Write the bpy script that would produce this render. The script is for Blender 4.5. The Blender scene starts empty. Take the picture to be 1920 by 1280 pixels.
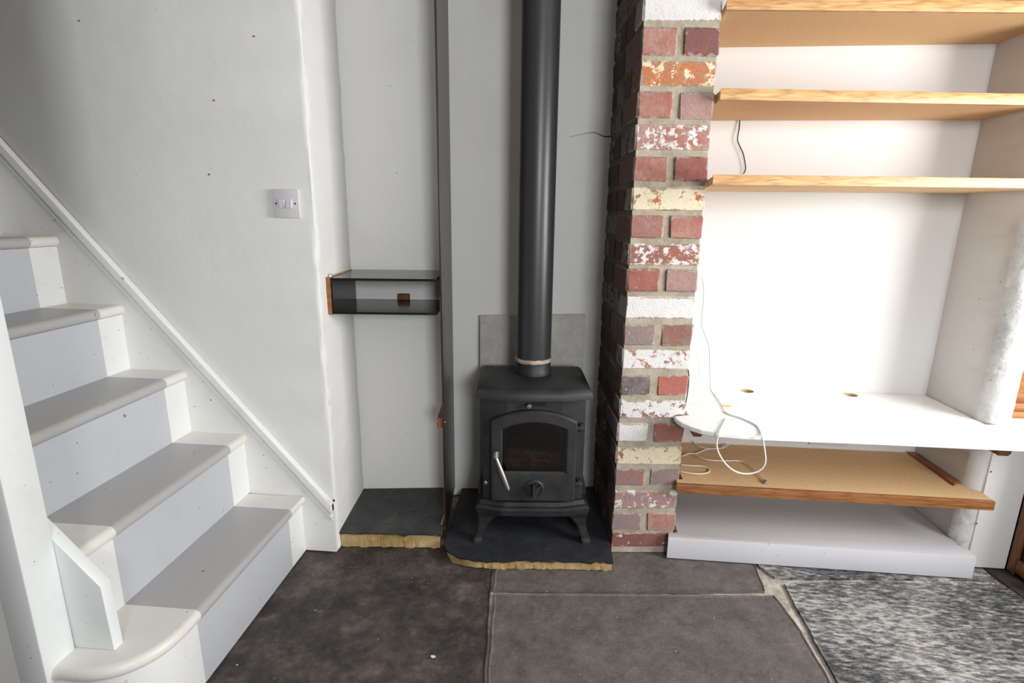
import bpy, bmesh, math, random
from mathutils import Vector, Matrix, noise
R_ = math.radians
random.seed(7)
scene = bpy.context.scene
C = scene.collection

# ------------------------------------------------------------------ camera
F_PX, PITCH, YAW, ROLL, CAM_H = 1004.0, R_(13.40), R_(-4.75), R_(0.67), 1.20
_cy, _sy, _cp, _sp = math.cos(YAW), math.sin(YAW), math.cos(PITCH), math.sin(PITCH)
FWD = Vector((_sy * _cp, _cy * _cp, -_sp))
_r0 = Vector((_cy, -_sy, 0)); _u0 = _r0.cross(FWD)
RIGHT = _r0 * math.cos(ROLL) + _u0 * math.sin(ROLL)
UP = _u0 * math.cos(ROLL) - _r0 * math.sin(ROLL)
EYE = Vector((0, 0, CAM_H))
cam_data = bpy.data.cameras.new('camera'); cam = bpy.data.objects.new('camera', cam_data); C.objects.link(cam)
cam_data.sensor_width = 36; cam_data.lens = F_PX / 1920 * 36; cam_data.clip_start = 0.02
m = Matrix((RIGHT, UP, -FWD)).transposed().to_4x4(); m.translation = EYE
cam.matrix_world = m; scene.camera = cam

# ------------------------------------------------------------------ light
world = bpy.data.worlds.new('world'); scene.world = world; world.use_nodes = True
bg = world.node_tree.nodes['Background']; bg.inputs['Color'].default_value = (0.86, 0.93, 1.0, 1); bg.inputs['Strength'].default_value = 0.5
def area(name, loc, target, sx, sy, power, col):
    d = bpy.data.lights.new(name, 'AREA'); d.shape = 'RECTANGLE'; d.size = sx; d.size_y = sy; d.energy = power; d.color = col
    o = bpy.data.objects.new(name, d); C.objects.link(o); o.location = loc
    o.rotation_euler = (Vector(target) - Vector(loc)).to_track_quat('-Z', 'Y').to_euler(); return o
area('window_daylight', (2.15, 0.80, 1.25), (1.15, 0.80, 1.25), 1.10, 0.9, 42, (1.0, 0.985, 0.965))
area('rear_window_daylight', (1.25, -2.70, 1.72), (1.25, -1.7, 1.70), 0.9, 0.8, 50, (0.96, 0.98, 1.0))
vs = scene.view_settings
vs.view_transform = 'Standard'; vs.look = 'None'; vs.exposure = 0.7; vs.gamma = 1; vs.use_curve_mapping = False

# ------------------------------------------------------------------ pixel helpers (directions from the photograph, depth from what a thing touches)
def ray(x, y): return RIGHT * ((x - 960) / F_PX) - UP * ((y - 640) / F_PX) + FWD
def onZ(x, y, z=0.0): d = ray(x, y); return EYE + d * ((z - CAM_H) / d.z)
def onY(x, y, Y): d = ray(x, y); return EYE + d * (Y / d.y)
def onX(x, y, X): d = ray(x, y); return EYE + d * (X / d.x)

# ------------------------------------------------------------------ materials
def mat(name, col, rough=0.6, metal=0.0, spec=0.5, coat=0.0):
    M = bpy.data.materials.new(name); M.use_nodes = True
    b = M.node_tree.nodes['Principled BSDF']
    b.inputs['Base Color'].default_value = (*col, 1); b.inputs['Roughness'].default_value = rough
    b.inputs['Metallic'].default_value = metal; b.inputs['Specular IOR Level'].default_value = spec
    b.inputs['Coat Weight'].default_value = coat
    return M
class NT:
    def __init__(s, M): s.t = M.node_tree; s.n = s.t.nodes; s.l = s.t.links; s.b = s.n['Principled BSDF']
    def new(s, typ, **kw):
        n = s.n.new(typ)
        for k, v in kw.items(): setattr(n, k, v)
        return n
    def link(s, a, b): s.l.new(a, b)
    def coord(s, kind='Object', scale=(1, 1, 1), rnd=False):
        tc = s.new('ShaderNodeTexCoord'); mp = s.new('ShaderNodeMapping'); mp.inputs['Scale'].default_value = scale
        s.link(tc.outputs[kind], mp.inputs['Vector'])
        if rnd:
            oi = s.new('ShaderNodeObjectInfo'); mm = s.new('ShaderNodeMath', operation='MULTIPLY'); mm.inputs[1].default_value = 37.0
            s.link(oi.outputs['Random'], mm.inputs[0]); s.link(mm.outputs[0], mp.inputs['Location'])
        return mp.outputs[0]
    def noise(s, vec, scale, detail=4, rough=0.55, dist=0.0):
        n = s.new('ShaderNodeTexNoise'); n.inputs['Scale'].default_value = scale; n.inputs['Detail'].default_value = detail
        n.inputs['Roughness'].default_value = rough; n.inputs['Distortion'].default_value = dist
        s.link(vec, n.inputs['Vector']); return n.outputs['Fac']
    def ramp(s, fac, stops):
        r = s.new('ShaderNodeValToRGB'); e = r.color_ramp.elements
        while len(e) < len(stops): e.new(0.5)
        for el, (p, c) in zip(e, stops): el.position = p; el.color = (*c, 1) if len(c) == 3 else c
        s.link(fac, r.inputs['Fac']); return r.outputs['Color']
    def mix(s, fac, a, b, mode='MIX'):
        n = s.new('ShaderNodeMix', data_type='RGBA', blend_type=mode)
        for sock, v in ((n.inputs['Factor'], fac), (n.inputs['A'], a), (n.inputs['B'], b)):
            if hasattr(v, 'is_output'): s.link(v, sock)
            elif isinstance(v, (int, float)): sock.default_value = v
            else: sock.default_value = (*v, 1)
        return n.outputs['Result']
    def bump(s, fac, strength=0.3, dist=0.01, prev=None):
        b = s.new('ShaderNodeBump'); b.inputs['Strength'].default_value = strength; b.inputs['Distance'].default_value = dist
        s.link(fac, b.inputs['Height'])
        if prev: s.link(prev, b.inputs['Normal'])
        s.link(b.outputs[0], s.b.inputs['Normal']); return b.outputs[0]
    def color(s, c): s.link(c, s.b.inputs['Base Color'])
    def rough(s, fac, lo, hi):
        r = s.new('ShaderNodeMapRange'); r.inputs['To Min'].default_value = lo; r.inputs['To Max'].default_value = hi
        s.link(fac, r.inputs['Value']); s.link(r.outputs[0], s.b.inputs['Roughness'])
BW = lambda v: (v, v, v)

def wall_paint(name, col, stain=(0.62, 0.60, 0.54), amt=0.25, b=0.25):
    M = mat(name, col, 0.75, spec=0.25); t = NT(M); v = t.coord('Object')
    big = t.noise(v, 2.2, 6, 0.62); fine = t.noise(v, 38, 4); speck = t.noise(v, 60, 2)
    f = t.ramp(big, [(0.52, (0, 0, 0)), (0.78, BW(amt))])
    c = t.mix(f, col, stain)
    sp = t.ramp(speck, [(0.755, (0, 0, 0)), (0.775, BW(0.6))])
    c = t.mix(sp, c, (0.35, 0.31, 0.27)); t.color(c)
    n = t.bump(t.noise(v, 5, 4), b, 0.02); t.bump(fine, 0.06, 0.004, n)
    return M
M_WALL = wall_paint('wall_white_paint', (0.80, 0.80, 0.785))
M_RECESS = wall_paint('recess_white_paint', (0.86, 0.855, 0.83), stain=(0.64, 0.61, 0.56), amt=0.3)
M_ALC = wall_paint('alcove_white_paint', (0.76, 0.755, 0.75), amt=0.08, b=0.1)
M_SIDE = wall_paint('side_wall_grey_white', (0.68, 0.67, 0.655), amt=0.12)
M_ROOM = mat('room_taupe_paint', (0.30, 0.27, 0.24), 0.8)
M_CEIL = mat('ceiling_white', (0.5, 0.49, 0.47), 0.8)
M_DIRT = mat('floor_joint_dirt', (0.20, 0.17, 0.13), 0.9)

def gloss_paint(name, col, rough=0.38, dirt=(0.40, 0.34, 0.28)):
    M = mat(name, col, rough); t = NT(M); v = t.coord('Object')
    c = t.mix(t.ramp(t.noise(v, 9, 6, 0.65), [(0.55, (0, 0, 0)), (0.85, BW(0.22))]), col, dirt)
    c = t.mix(t.ramp(t.noise(v, 70, 2), [(0.73, (0, 0, 0)), (0.76, BW(0.75))]), c, (0.16, 0.12, 0.09)); t.color(c)
    t.bump(t.noise(v, 22, 3), 0.08, 0.004); return M
M_TRIM = gloss_paint('trim_white_gloss', (0.82, 0.82, 0.80))
M_NEWEL = gloss_paint('newel_white_gloss', (0.80, 0.83, 0.83))
M_COUNTER = gloss_paint('counter_white_gloss', (0.92, 0.92, 0.92), 0.3, (0.74, 0.72, 0.68))
M_PLINTH = gloss_paint('plinth_grey_paint', (0.60, 0.60, 0.635), 0.5, (0.48, 0.48, 0.48))

def stair_paint(name, runner, white):
    M = mat(name, white, 0.4); t = NT(M); tc = t.coord('Object'); sx = t.new('ShaderNodeSeparateXYZ'); t.link(tc, sx.inputs[0])
    a = t.new('ShaderNodeMath', operation='GREATER_THAN'); a.inputs[1].default_value = 1.083; t.link(sx.outputs['Y'], a.inputs[0])
    b = t.new('ShaderNodeMath', operation='LESS_THAN'); b.inputs[1].default_value = 1.556; t.link(sx.outputs['Y'], b.inputs[0])
    ml = t.new('ShaderNodeMath', operation='MULTIPLY'); t.link(a.outputs[0], ml.inputs[0]); t.link(b.outputs[0], ml.inputs[1])
    c = t.mix(ml.outputs[0], white, runner)
    c = t.mix(t.ramp(t.noise(tc, 11, 6, 0.65), [(0.55, (0, 0, 0)), (0.85, BW(0.25))]), c, (0.42, 0.38, 0.33))
    c = t.mix(t.ramp(t.noise(tc, 55, 3), [(0.715, (0, 0, 0)), (0.74, BW(0.8))]), c, (0.13, 0.10, 0.08)); t.color(c)
    t.bump(t.noise(tc, 25, 3), 0.08, 0.004); return M
M_TREAD = stair_paint('tread_paint', (0.46, 0.455, 0.455), (0.80, 0.785, 0.74))
M_RISER = stair_paint('riser_paint', (0.54, 0.56, 0.60), (0.82, 0.83, 0.83))

def slate(name, stops, scale, rough=(0.38, 0.7), bump=0.5, stretch=(1, 1, 1), pale=None, seed=False):
    M = mat(name, (0.1, 0.1, 0.1), 0.6); t = NT(M); v = t.coord('Object', stretch, rnd=seed)
    n1 = t.noise(v, scale, 9, 0.70); n2 = t.noise(v, scale * 9, 7, 0.75); n3 = t.noise(v, scale * 2.7, 9, 0.74)
    c = t.ramp(n1, stops)
    c = t.mix(t.ramp(n2, [(0.30, BW(0.0)), (0.72, BW(0.85))]), c, t.ramp(n3, stops))
    if pale: c = t.mix(t.ramp(n3, [(pale[1], (0, 0, 0)), (pale[2], BW(pale[3]))]), c, pale[0])
    c = t.mix(t.ramp(t.noise(v, scale * 26, 2), [(0.70, (0, 0, 0)), (0.76, BW(0.5))]), c, (0.42, 0.39, 0.35)); t.color(c)
    t.rough(n2, *rough); nb = t.bump(n3, bump, 0.012); t.bump(n2, bump * 0.6, 0.004, nb); return M
M_FLAG = slate('flagstone_brown', [(0.32, (0.012, 0.011, 0.010)), (0.46, (0.045, 0.038, 0.034)), (0.56, (0.105, 0.086, 0.075)), (0.72, (0.30, 0.235, 0.19))], 5.5, (0.42, 0.75), 0.8)
M_FLAG2 = slate('flagstone_grey_brown', [(0.28, (0.06, 0.052, 0.049)), (0.5, (0.155, 0.135, 0.127)), (0.65, (0.22, 0.195, 0.185)), (0.82, (0.38, 0.34, 0.30))], 9, (0.45, 0.78), 0.8)
def silver_slate():
    M = mat('flagstone_silver', (0.2, 0.2, 0.2), 0.5); t = NT(M)
    tc = t.new('ShaderNodeTexCoord'); mp = t.new('ShaderNodeMapping'); mp.inputs['Rotation'].default_value = (0, 0, R_(38)); mp.inputs['Scale'].default_value = (1.0, 3.2, 1.0)
    t.link(tc.outputs['Object'], mp.inputs['Vector']); v = mp.outputs[0]; u = t.coord('Object')
    streak = t.noise(v, 26, 8, 0.72); fine = t.noise(v, 90, 5, 0.7); patch = t.noise(u, 3.1, 6, 0.65); grain = t.noise(u, 160, 3, 0.7)
    a = t.new('ShaderNodeMath', operation='MULTIPLY_ADD'); a.inputs[1].default_value = 0.62; t.link(patch, a.inputs[0]); t.link(streak, a.inputs[2])
    b = t.new('ShaderNodeMath', operation='MULTIPLY_ADD'); b.inputs[1].default_value = 0.35; t.link(fine, b.inputs[0]); t.link(a.outputs[0], b.inputs[2])
    c = t.ramp(b.outputs[0], [(0.0, (0, 0, 0)), (1.0, (1, 1, 1))])
    mr = t.new('ShaderNodeMapRange'); mr.inputs['From Min'].default_value = 0.78; mr.inputs['From Max'].default_value = 1.19; t.link(b.outputs[0], mr.inputs['Value'])
    c = t.ramp(mr.outputs[0], [(0.0, (0.016, 0.018, 0.020)), (0.30, (0.06, 0.064, 0.068)), (0.52, (0.17, 0.17, 0.168)), (0.75, (0.40, 0.395, 0.38)), (1.0, (0.62, 0.61, 0.58))])
    c = t.mix(t.ramp(t.noise(u, 14, 5), [(0.62, (0, 0, 0)), (0.74, BW(0.5))]), c, (0.22, 0.15, 0.10)); t.color(c)
    t.rough(streak, 0.34, 0.62); n = t.bump(streak, 0.5, 0.008); t.bump(fine, 0.3, 0.003, n); return M
M_FLAG3 = silver_slate()
M_HEARTH = slate('hearth_slate', [(0.3, (0.010, 0.011, 0.014)), (0.5, (0.024, 0.026, 0.033)), (0.68, (0.05, 0.053, 0.062)), (0.85, (0.10, 0.10, 0.105))], 7, (0.45, 0.7), 0.35)
M_HEARTH2 = slate('slab_slate', [(0.3, (0.016, 0.017, 0.018)), (0.5, (0.040, 0.041, 0.042)), (0.68, (0.08, 0.08, 0.078)), (0.85, (0.16, 0.15, 0.135))], 7, (0.5, 0.8), 0.35)

def mortar(name, stops, scale=40, b=0.6):
    M = mat(name, (0.5, 0.45, 0.35), 0.95, spec=0.2); t = NT(M); v = t.coord('Object')
    t.color(t.mix(t.ramp(t.noise(v, scale * 4, 3), [(0.35, (0, 0, 0)), (0.7, BW(0.6))]), t.ramp(t.noise(v, scale * 0.3, 6, 0.7), stops), t.ramp(t.noise(v, scale, 5, 0.7), stops)))
    n = t.bump(t.noise(v, scale, 5, 0.7), b, 0.006); t.bump(t.noise(v, scale * 5, 3), b * 0.5, 0.002, n); return M
M_MORTAR = mortar('brick_mortar', [(0.3, (0.25, 0.21, 0.15)), (0.5, (0.40, 0.35, 0.27)), (0.75, (0.56, 0.51, 0.43))])
M_BED = mortar('bedding_mortar', [(0.28, (0.22, 0.13, 0.05)), (0.45, (0.42, 0.28, 0.12)), (0.6, (0.55, 0.40, 0.20)), (0.8, (0.66, 0.53, 0.34))], 26, 0.9)
M_JOINT = mortar('lime_joint', [(0.32, (0.13, 0.10, 0.08)), (0.45, (0.36, 0.31, 0.27)), (0.58, (0.62, 0.58, 0.53)), (0.8, (0.75, 0.72, 0.68))], 22, 0.8)

def brick_material():
    M = mat('brick', (0.5, 0.2, 0.15), 0.9, spec=0.2); t = NT(M); v = t.coord('Object', (1, 1, 1), rnd=True)
    def attr(n): a = t.new('ShaderNodeAttribute', attribute_type='OBJECT'); a.attribute_name = n; return a
    base, tint, pc, am = attr('brick_colour'), attr('stain_colour'), attr('paint_colour'), attr('paint_amount')
    n1 = t.noise(v, 22, 7, 0.68); n2 = t.noise(v, 30, 9, 0.72, 0.15); n3 = t.noise(v, 130, 4, 0.7)
    c = t.mix(t.ramp(n1, [(0.40, (0, 0, 0)), (0.62, BW(0.85))]), base.outputs['Color'], tint.outputs['Color'])
    c = t.mix(t.ramp(n3, [(0.3, BW(0.35)), (0.7, (0, 0, 0))]), c, (0.12, 0.07, 0.06))
    # flaking paint: noise below a threshold that follows the amount
    mr = t.new('ShaderNodeMapRange'); mr.inputs['From Min'].default_value = 0; mr.inputs['From Max'].default_value = 1
    mr.inputs['To Min'].default_value = 0.24; mr.inputs['To Max'].default_value = 0.76; t.link(am.outputs['Fac'], mr.inputs['Value'])
    ad = t.new('ShaderNodeMath', operation='MULTIPLY_ADD'); ad.inputs[1].default_value = 0.14; t.link(n3, ad.inputs[0]); t.link(n2, ad.inputs[2])
    sb = t.new('ShaderNodeMath', operation='SUBTRACT'); t.link(mr.outputs[0], sb.inputs[0]); t.link(ad.outputs[0], sb.inputs[1])
    ad2 = t.new('ShaderNodeMath', operation='ADD'); ad2.inputs[1].default_value = 0.07; t.link(sb.outputs[0], ad2.inputs[0])
    sm = t.new('ShaderNodeMapRange', clamp=True); sm.inputs['From Min'].default_value = -0.012; sm.inputs['From Max'].default_value = 0.012
    t.link(ad2.outputs[0], sm.inputs['Value'])
    pcol = t.mix(t.ramp(n1, [(0.5, (0, 0, 0)), (0.75, BW(0.3))]), pc.outputs['Color'], (0.45, 0.40, 0.36))
    c = t.mix(sm.outputs[0], c, pcol)
    # mortar smeared over the arrises
    tg = t.new('ShaderNodeTexCoord'); sx = t.new('ShaderNodeSeparateXYZ'); t.link(tg.outputs['Object'], sx.inputs[0])
    hs = attr('half_size'); hx = t.new('ShaderNodeSeparateXYZ'); t.link(hs.outputs['Vector'], hx.inputs[0])
    ds = []
    for ax in 'XYZ':
        ab = t.new('ShaderNodeMath', operation='ABSOLUTE'); t.link(sx.outputs[ax], ab.inputs[0])
        d = t.new('ShaderNodeMath', operation='SUBTRACT'); t.link(hx.outputs[ax], d.inputs[0]); t.link(ab.outputs[0], d.inputs[1])
        ds.append(d.outputs[0])
    # distance from the nearest arris = middle one of the three face distances
    def mm(op, a, b): q = t.new('ShaderNodeMath', operation=op); t.link(a, q.inputs[0]); t.link(b, q.inputs[1]); return q.outputs[0]
    mid = mm('MAXIMUM', mm('MINIMUM', ds[0], ds[1]), mm('MINIMUM', mm('MAXIMUM', ds[0], ds[1]), ds[2]))
    w = t.new('ShaderNodeMath', operation='MULTIPLY_ADD'); w.inputs[1].default_value = 0.040; w.inputs[2].default_value = -0.0160; t.link(t.noise(v, 30, 5, 0.7), w.inputs[0])
    df = mm('SUBTRACT', w.outputs[0], mid)
    sm2 = t.new('ShaderNodeMapRange', clamp=True); sm2.inputs['From Min'].default_value = -0.0008; sm2.inputs['From Max'].default_value = 0.0012; sm2.inputs['To Max'].default_value = 0.85; t.link(df, sm2.inputs['Value'])
    c = t.mix(sm2.outputs[0], c, t.mix(attr('soot_shade').outputs['Fac'], t.ramp(n3, [(0.35, (0.30, 0.255, 0.19)), (0.65, (0.50, 0.45, 0.38))]), t.ramp(n3, [(0.35, (0.075, 0.062, 0.048)), (0.65, (0.14, 0.12, 0.095))])))  # flank bricks get a smear darkened for soot and shade
    # soot and shade painted into the colour of the flank towards the stove
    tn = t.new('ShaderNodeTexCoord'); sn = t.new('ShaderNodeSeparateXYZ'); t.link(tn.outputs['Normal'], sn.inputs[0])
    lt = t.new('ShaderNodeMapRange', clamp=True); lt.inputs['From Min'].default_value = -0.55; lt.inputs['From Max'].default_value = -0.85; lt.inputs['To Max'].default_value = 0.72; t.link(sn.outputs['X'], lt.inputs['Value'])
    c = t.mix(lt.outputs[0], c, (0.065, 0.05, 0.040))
    t.color(c)
    n = t.bump(n3, 0.5, 0.004); n = t.bump(n1, 0.4, 0.008, n); t.bump(sm.outputs[0], 0.35, 0.003, n); return M
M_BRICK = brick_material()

def wood(name, stops, scale=(3, 40, 40), rough=0.45, b=0.12, dist=2.0, rnd=True, figure=0.0):
    M = mat(name, stops[0][1], rough); t = NT(M); v = t.coord('Object', scale, rnd=rnd)
    g = t.noise(v, 1.0, 6, 0.6, dist); fine = t.noise(t.coord('Object', (scale[0] * 3, scale[1] * 6, scale[2] * 6), rnd=rnd), 1.0, 3)
    c = t.ramp(g, stops)
    if figure:
        w = t.new('ShaderNodeTexWave'); w.inputs['Scale'].default_value = 1.0; w.inputs['Distortion'].default_value = 6; w.inputs['Detail'].default_value = 3
        t.link(t.coord('Object', (scale[0] * 1.1, scale[1] * .3, scale[2] * 1.2), rnd=rnd), w.inputs['Vector'])
        c = t.mix(t.ramp(w.outputs['Fac'], [(0.0, BW(figure)), (0.22, (0, 0, 0))]), c, tuple(x * 0.42 for x in stops[0][1]))
    c = t.mix(t.ramp(fine, [(0.35, BW(0.35)), (0.6, (0, 0, 0))]), c, tuple(x * 0.55 for x in stops[0][1])); t.color(c)
    t.bump(fine, b, 0.002); return M
M_OAK = wood('oak_lipping', [(0.30, (0.46, 0.225, 0.075)), (0.5, (0.66, 0.37, 0.145)), (0.7, (0.80, 0.51, 0.23))], (2.2, 30, 70), 0.4, figure=0.35)
M_DARKOAK = wood('dark_oak_lipping', [(0.30, (0.20, 0.07, 0.022)), (0.5, (0.32, 0.13, 0.042)), (0.7, (0.45, 0.21, 0.07))], (2.2, 30, 70), 0.35, figure=0.35)
M_REDWOOD = wood('red_brown_wood', [(0.3, (0.16, 0.045, 0.015)), (0.5, (0.27, 0.085, 0.03)), (0.7, (0.36, 0.14, 0.05))], (30, 4, 40), 0.4)
M_BLOCK = wood('brown_block_wood', [(0.3, (0.13, 0.045, 0.018)), (0.55, (0.20, 0.075, 0.03)), (0.75, (0.26, 0.11, 0.05))], (30, 30, 8), 0.55)
M_ORANGE = wood('orange_pine', [(0.3, (0.38, 0.15, 0.045)), (0.5, (0.50, 0.22, 0.08)), (0.7, (0.60, 0.32, 0.13))], (4, 30, 50), 0.4)
M_DOORWOOD = wood('dark_door_wood', [(0.3, (0.13, 0.05, 0.015)), (0.5, (0.22, 0.085, 0.026)), (0.7, (0.30, 0.13, 0.04))], (40, 40, 4), 0.4)
M_STAINED = wood('black_stained_board', [(0.3, (0.018, 0.013, 0.011)), (0.5, (0.032, 0.024, 0.020)), (0.72, (0.06, 0.046, 0.038))], (30, 14, 1.6), 0.33, 0.08)
M_MDF = mat('bare_mdf', (0.50, 0.31, 0.145), 0.7, spec=0.3)
_t = NT(M_MDF); _v = _t.coord('Object')
_t.color(_t.mix(_t.ramp(_t.noise(_v, 3, 5), [(0.5, (0, 0, 0)), (0.8, BW(0.3))]), _t.ramp(_t.noise(_v, 260, 2), [(0.3, (0.60, 0.385, 0.195)), (0.7, (0.78, 0.53, 0.295))]), (0.46, 0.29, 0.15)))
M_BLACKGLOSS = mat('black_gloss_panel', (0.012, 0.011, 0.010), 0.16)
M_IRON = mat('black_cast_iron', (0.028, 0.028, 0.030), 0.52, spec=0.5)
_t = NT(M_IRON); _v = _t.coord('Object'); _n = _t.noise(_v, 14, 6)
_t.color(_t.ramp(_n, [(0.35, (0.014, 0.014, 0.0155)), (0.75, (0.034, 0.033, 0.0335))])); _t.rough(_n, 0.42, 0.62); _t.bump(_t.noise(_v, 260, 3), 0.12, 0.002)
M_FLUE = mat('satin_black_flue', (0.035, 0.035, 0.037), 0.36, spec=0.55)
_t = NT(M_FLUE); _v = _t.coord('Object'); _t.rough(_t.noise(_v, 12, 5), 0.30, 0.42); _t.bump(_t.noise(_v, 300, 2), 0.06, 0.001)
M_SEAL = mortar('fire_cement', [(0.3, (0.22, 0.16, 0.11)), (0.5, (0.42, 0.34, 0.26)), (0.7, (0.6, 0.53, 0.44))], 60, 0.8)
M_CHROME = mat('worn_chrome', (0.62, 0.61, 0.60), 0.28, 1.0)
M_DULL = mat('dull_steel', (0.20, 0.185, 0.17), 0.45, 0.8)
M_BRASSY = mat('tarnished_steel', (0.33, 0.26, 0.20), 0.45, 0.9)
M_STEEL = mat('zinc_steel', (0.55, 0.56, 0.58), 0.35, 1.0)
M_SCREW = mat('dark_screw', (0.025, 0.022, 0.020), 0.5, 0.6)
M_RUST = wood('rusty_firebrick', [(0.3, (0.12, 0.05, 0.03)), (0.5, (0.34, 0.14, 0.07)), (0.7, (0.55, 0.26, 0.13))], (14, 14, 30), 0.9)
M_SOOT = mat('sooty_firebox', (0.012, 0.010, 0.009), 0.95)
M_GLASS = mat('smoky_stove_glass', (0.34, 0.31, 0.29), 0.05, spec=0.2)
M_GLASS.node_tree.nodes['Principled BSDF'].inputs['Transmission Weight'].default_value = 1.0
M_PANE = mat('dark_window_pane', (0.80, 0.83, 0.83), 0.03)
M_PANE.node_tree.nodes['Principled BSDF'].inputs['Transmission Weight'].default_value = 1.0
M_BOARD = mortar('grey_cement_board', [(0.3, (0.42, 0.405, 0.385)), (0.5, (0.54, 0.52, 0.495)), (0.75, (0.65, 0.635, 0.60))], 55, 0.15)
M_PLASTIC = mat('white_plastic', (0.68, 0.665, 0.70), 0.35)
M_CABLE = mat('white_cable', (0.80, 0.79, 0.77), 0.45)
M_CREAM = mat('cream_cable', (0.74, 0.68, 0.60), 0.5)
M_THIN = mat('grey_thin_cable', (0.42, 0.38, 0.35), 0.5)
M_BLACKWIRE = mat('black_wire', (0.015, 0.014, 0.014), 0.5)
M_YELLOW = mat('yellow_tape', (0.85, 0.62, 0.22), 0.6)
M_HOLE = mat('dark_hole', (0.05, 0.042, 0.036), 0.9)
M_STICK = mat('pale_wood_sliver', (0.40, 0.22, 0.09), 0.7)
M_CHIP = mat('pale_plaster_chip', (0.68, 0.62, 0.54), 0.9)
M_OUT = mat('window_frame_white', (0.8, 0.8, 0.79), 0.5)

# ------------------------------------------------------------------ geometry helpers
def link(name, me, material, parent=None):
    o = bpy.data.objects.new(name, me); C.objects.link(o)
    if material: me.materials.append(material)
    if parent: o.parent = parent
    return o
def from_bm(name, bm, material, parent=None, smooth=False):
    bmesh.ops.recalc_face_normals(bm, faces=bm.faces)
    me = bpy.data.meshes.new(name); bm.to_mesh(me); bm.free()
    if smooth:
        me.polygons.foreach_set('use_smooth', [True] * len(me.polygons))
        try: me.set_sharp_from_angle(angle=R_(38))
        except Exception: pass
    return link(name, me, material, parent)
def bm_box(bm, lo, hi, rot=None, pivot=None):
    vs_ = [bm.verts.new((x, y, z)) for x in (lo[0], hi[0]) for y in (lo[1], hi[1]) for z in (lo[2], hi[2])]
    for f in ((0, 1, 3, 2), (4, 6, 7, 5), (0, 4, 5, 1), (2, 3, 7, 6), (0, 2, 6, 4), (1, 5, 7, 3)): bm.faces.new([vs_[i] for i in f])
    if rot: bmesh.ops.rotate(bm, verts=vs_, cent=pivot or (0, 0, 0), matrix=rot)
    return vs_
def box(name, lo, hi, material, parent=None, bev=0.0, seg=2):
    bm = bmesh.new(); bm_box(bm, lo, hi)
    if bev: bmesh.ops.bevel(bm, geom=bm.edges[:], offset=bev, segments=seg, affect='EDGES', profile=0.5)
    return from_bm(name, bm, material, parent, smooth=bool(bev))
def prism(name, pts, z0, z1, material, parent=None, bev=0.0, axis='Z', seg=2, smooth=None):
    """pts: outline in the plane across `axis`; extruded from z0 to z1 along it."""
    bm = bmesh.new()
    P = {'Z': lambda a, b, c: (a, b, c), 'Y': lambda a, b, c: (a, c, b), 'X': lambda a, b, c: (c, a, b)}[axis]
    lo = [bm.verts.new(P(a, b, z0)) for a, b in pts]; hi = [bm.verts.new(P(a, b, z1)) for a, b in pts]
    n = len(pts)
    f0 = bm.faces.new(lo[::-1]); f1 = bm.faces.new(hi)
    for i in range(n): bm.faces.new((lo[i], lo[(i + 1) % n], hi[(i + 1) % n], hi[i]))
    bm.normal_update()
    if bev: bmesh.ops.bevel(bm, geom=list(f0.edges) + list(f1.edges), offset=bev, segments=seg, affect='EDGES', profile=0.5)
    return from_bm(name, bm, material, parent, smooth=bool(bev) if smooth is None else smooth)
def tube(name, pts, r, material, parent=None, sides=8, smooth_path=True, closed=False):
    pts = [Vector(p) for p in pts]
    if smooth_path and len(pts) > 2:
        out = []
        for i in range(len(pts) - 1):
            p0, p1, p2, p3 = pts[max(i - 1, 0)], pts[i], pts[i + 1], pts[min(i + 2, len(pts) - 1)]
            for k in range(6):
                s = k / 6
                out.append(0.5 * ((2 * p1) + (p2 - p0) * s + (2 * p0 - 5 * p1 + 4 * p2 - p3) * s * s + (3 * p1 - p0 - 3 * p2 + p3) * s ** 3))
        pts = out + [pts[-1]]
    bm = bmesh.new(); rings = []; ref = Vector((0.31, 0.17, 0.93)).normalized()
    for i, p in enumerate(pts):
        t = (pts[min(i + 1, len(pts) - 1)] - pts[max(i - 1, 0)]).normalized()
        a = t.cross(ref)
        if a.length < 1e-3: a = t.cross(Vector((1, 0, 0)))
        a.normalize(); b = t.cross(a); rr = r(i / max(1, len(pts) - 1)) if callable(r) else r
        rings.append([bm.verts.new(p + (a * math.cos(k * 2 * math.pi / sides) + b * math.sin(k * 2 * math.pi / sides)) * rr) for k in range(sides)])
    for A, B in zip(rings, rings[1:]):
        for k in range(sides): bm.faces.new((A[k], A[(k + 1) % sides], B[(k + 1) % sides], B[k]))
    bm.faces.new(rings[0][::-1]); bm.faces.new(rings[-1])
    return from_bm(name, bm, material, parent, smooth=True)
def lathe(name, prof, material, parent=None, loc=(0, 0, 0), axis=(0, 0, 1), sides=32):
    """prof: list of (radius, height) swept round axis."""
    bm = bmesh.new(); rings = []
    for r, h in prof: rings.append([bm.verts.new((max(r, 1e-5) * math.cos(k * 2 * math.pi / sides), max(r, 1e-5) * math.sin(k * 2 * math.pi / sides), h)) for k in range(sides)])
    for A, B in zip(rings, rings[1:]):
        for k in range(sides): bm.faces.new((A[k], A[(k + 1) % sides], B[(k + 1) % sides], B[k]))
    bm.faces.new(rings[0][::-1]); bm.faces.new(rings[-1])
    q = Vector((0, 0, 1)).rotation_difference(Vector(axis)).to_matrix().to_4x4(); q.translation = Vector(loc)
    bmesh.ops.transform(bm, matrix=q, verts=bm.verts)
    return from_bm(name, bm, material, parent, smooth=True)
def thing(name, label, cat, loc=(0, 0, 0), rz=0.0, group=None):
    o = bpy.data.objects.new(name, None); C.objects.link(o); o.location = loc; o.rotation_euler = (0, 0, rz); o.empty_display_size = 0.05
    return tag(o, label, cat, group)
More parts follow.
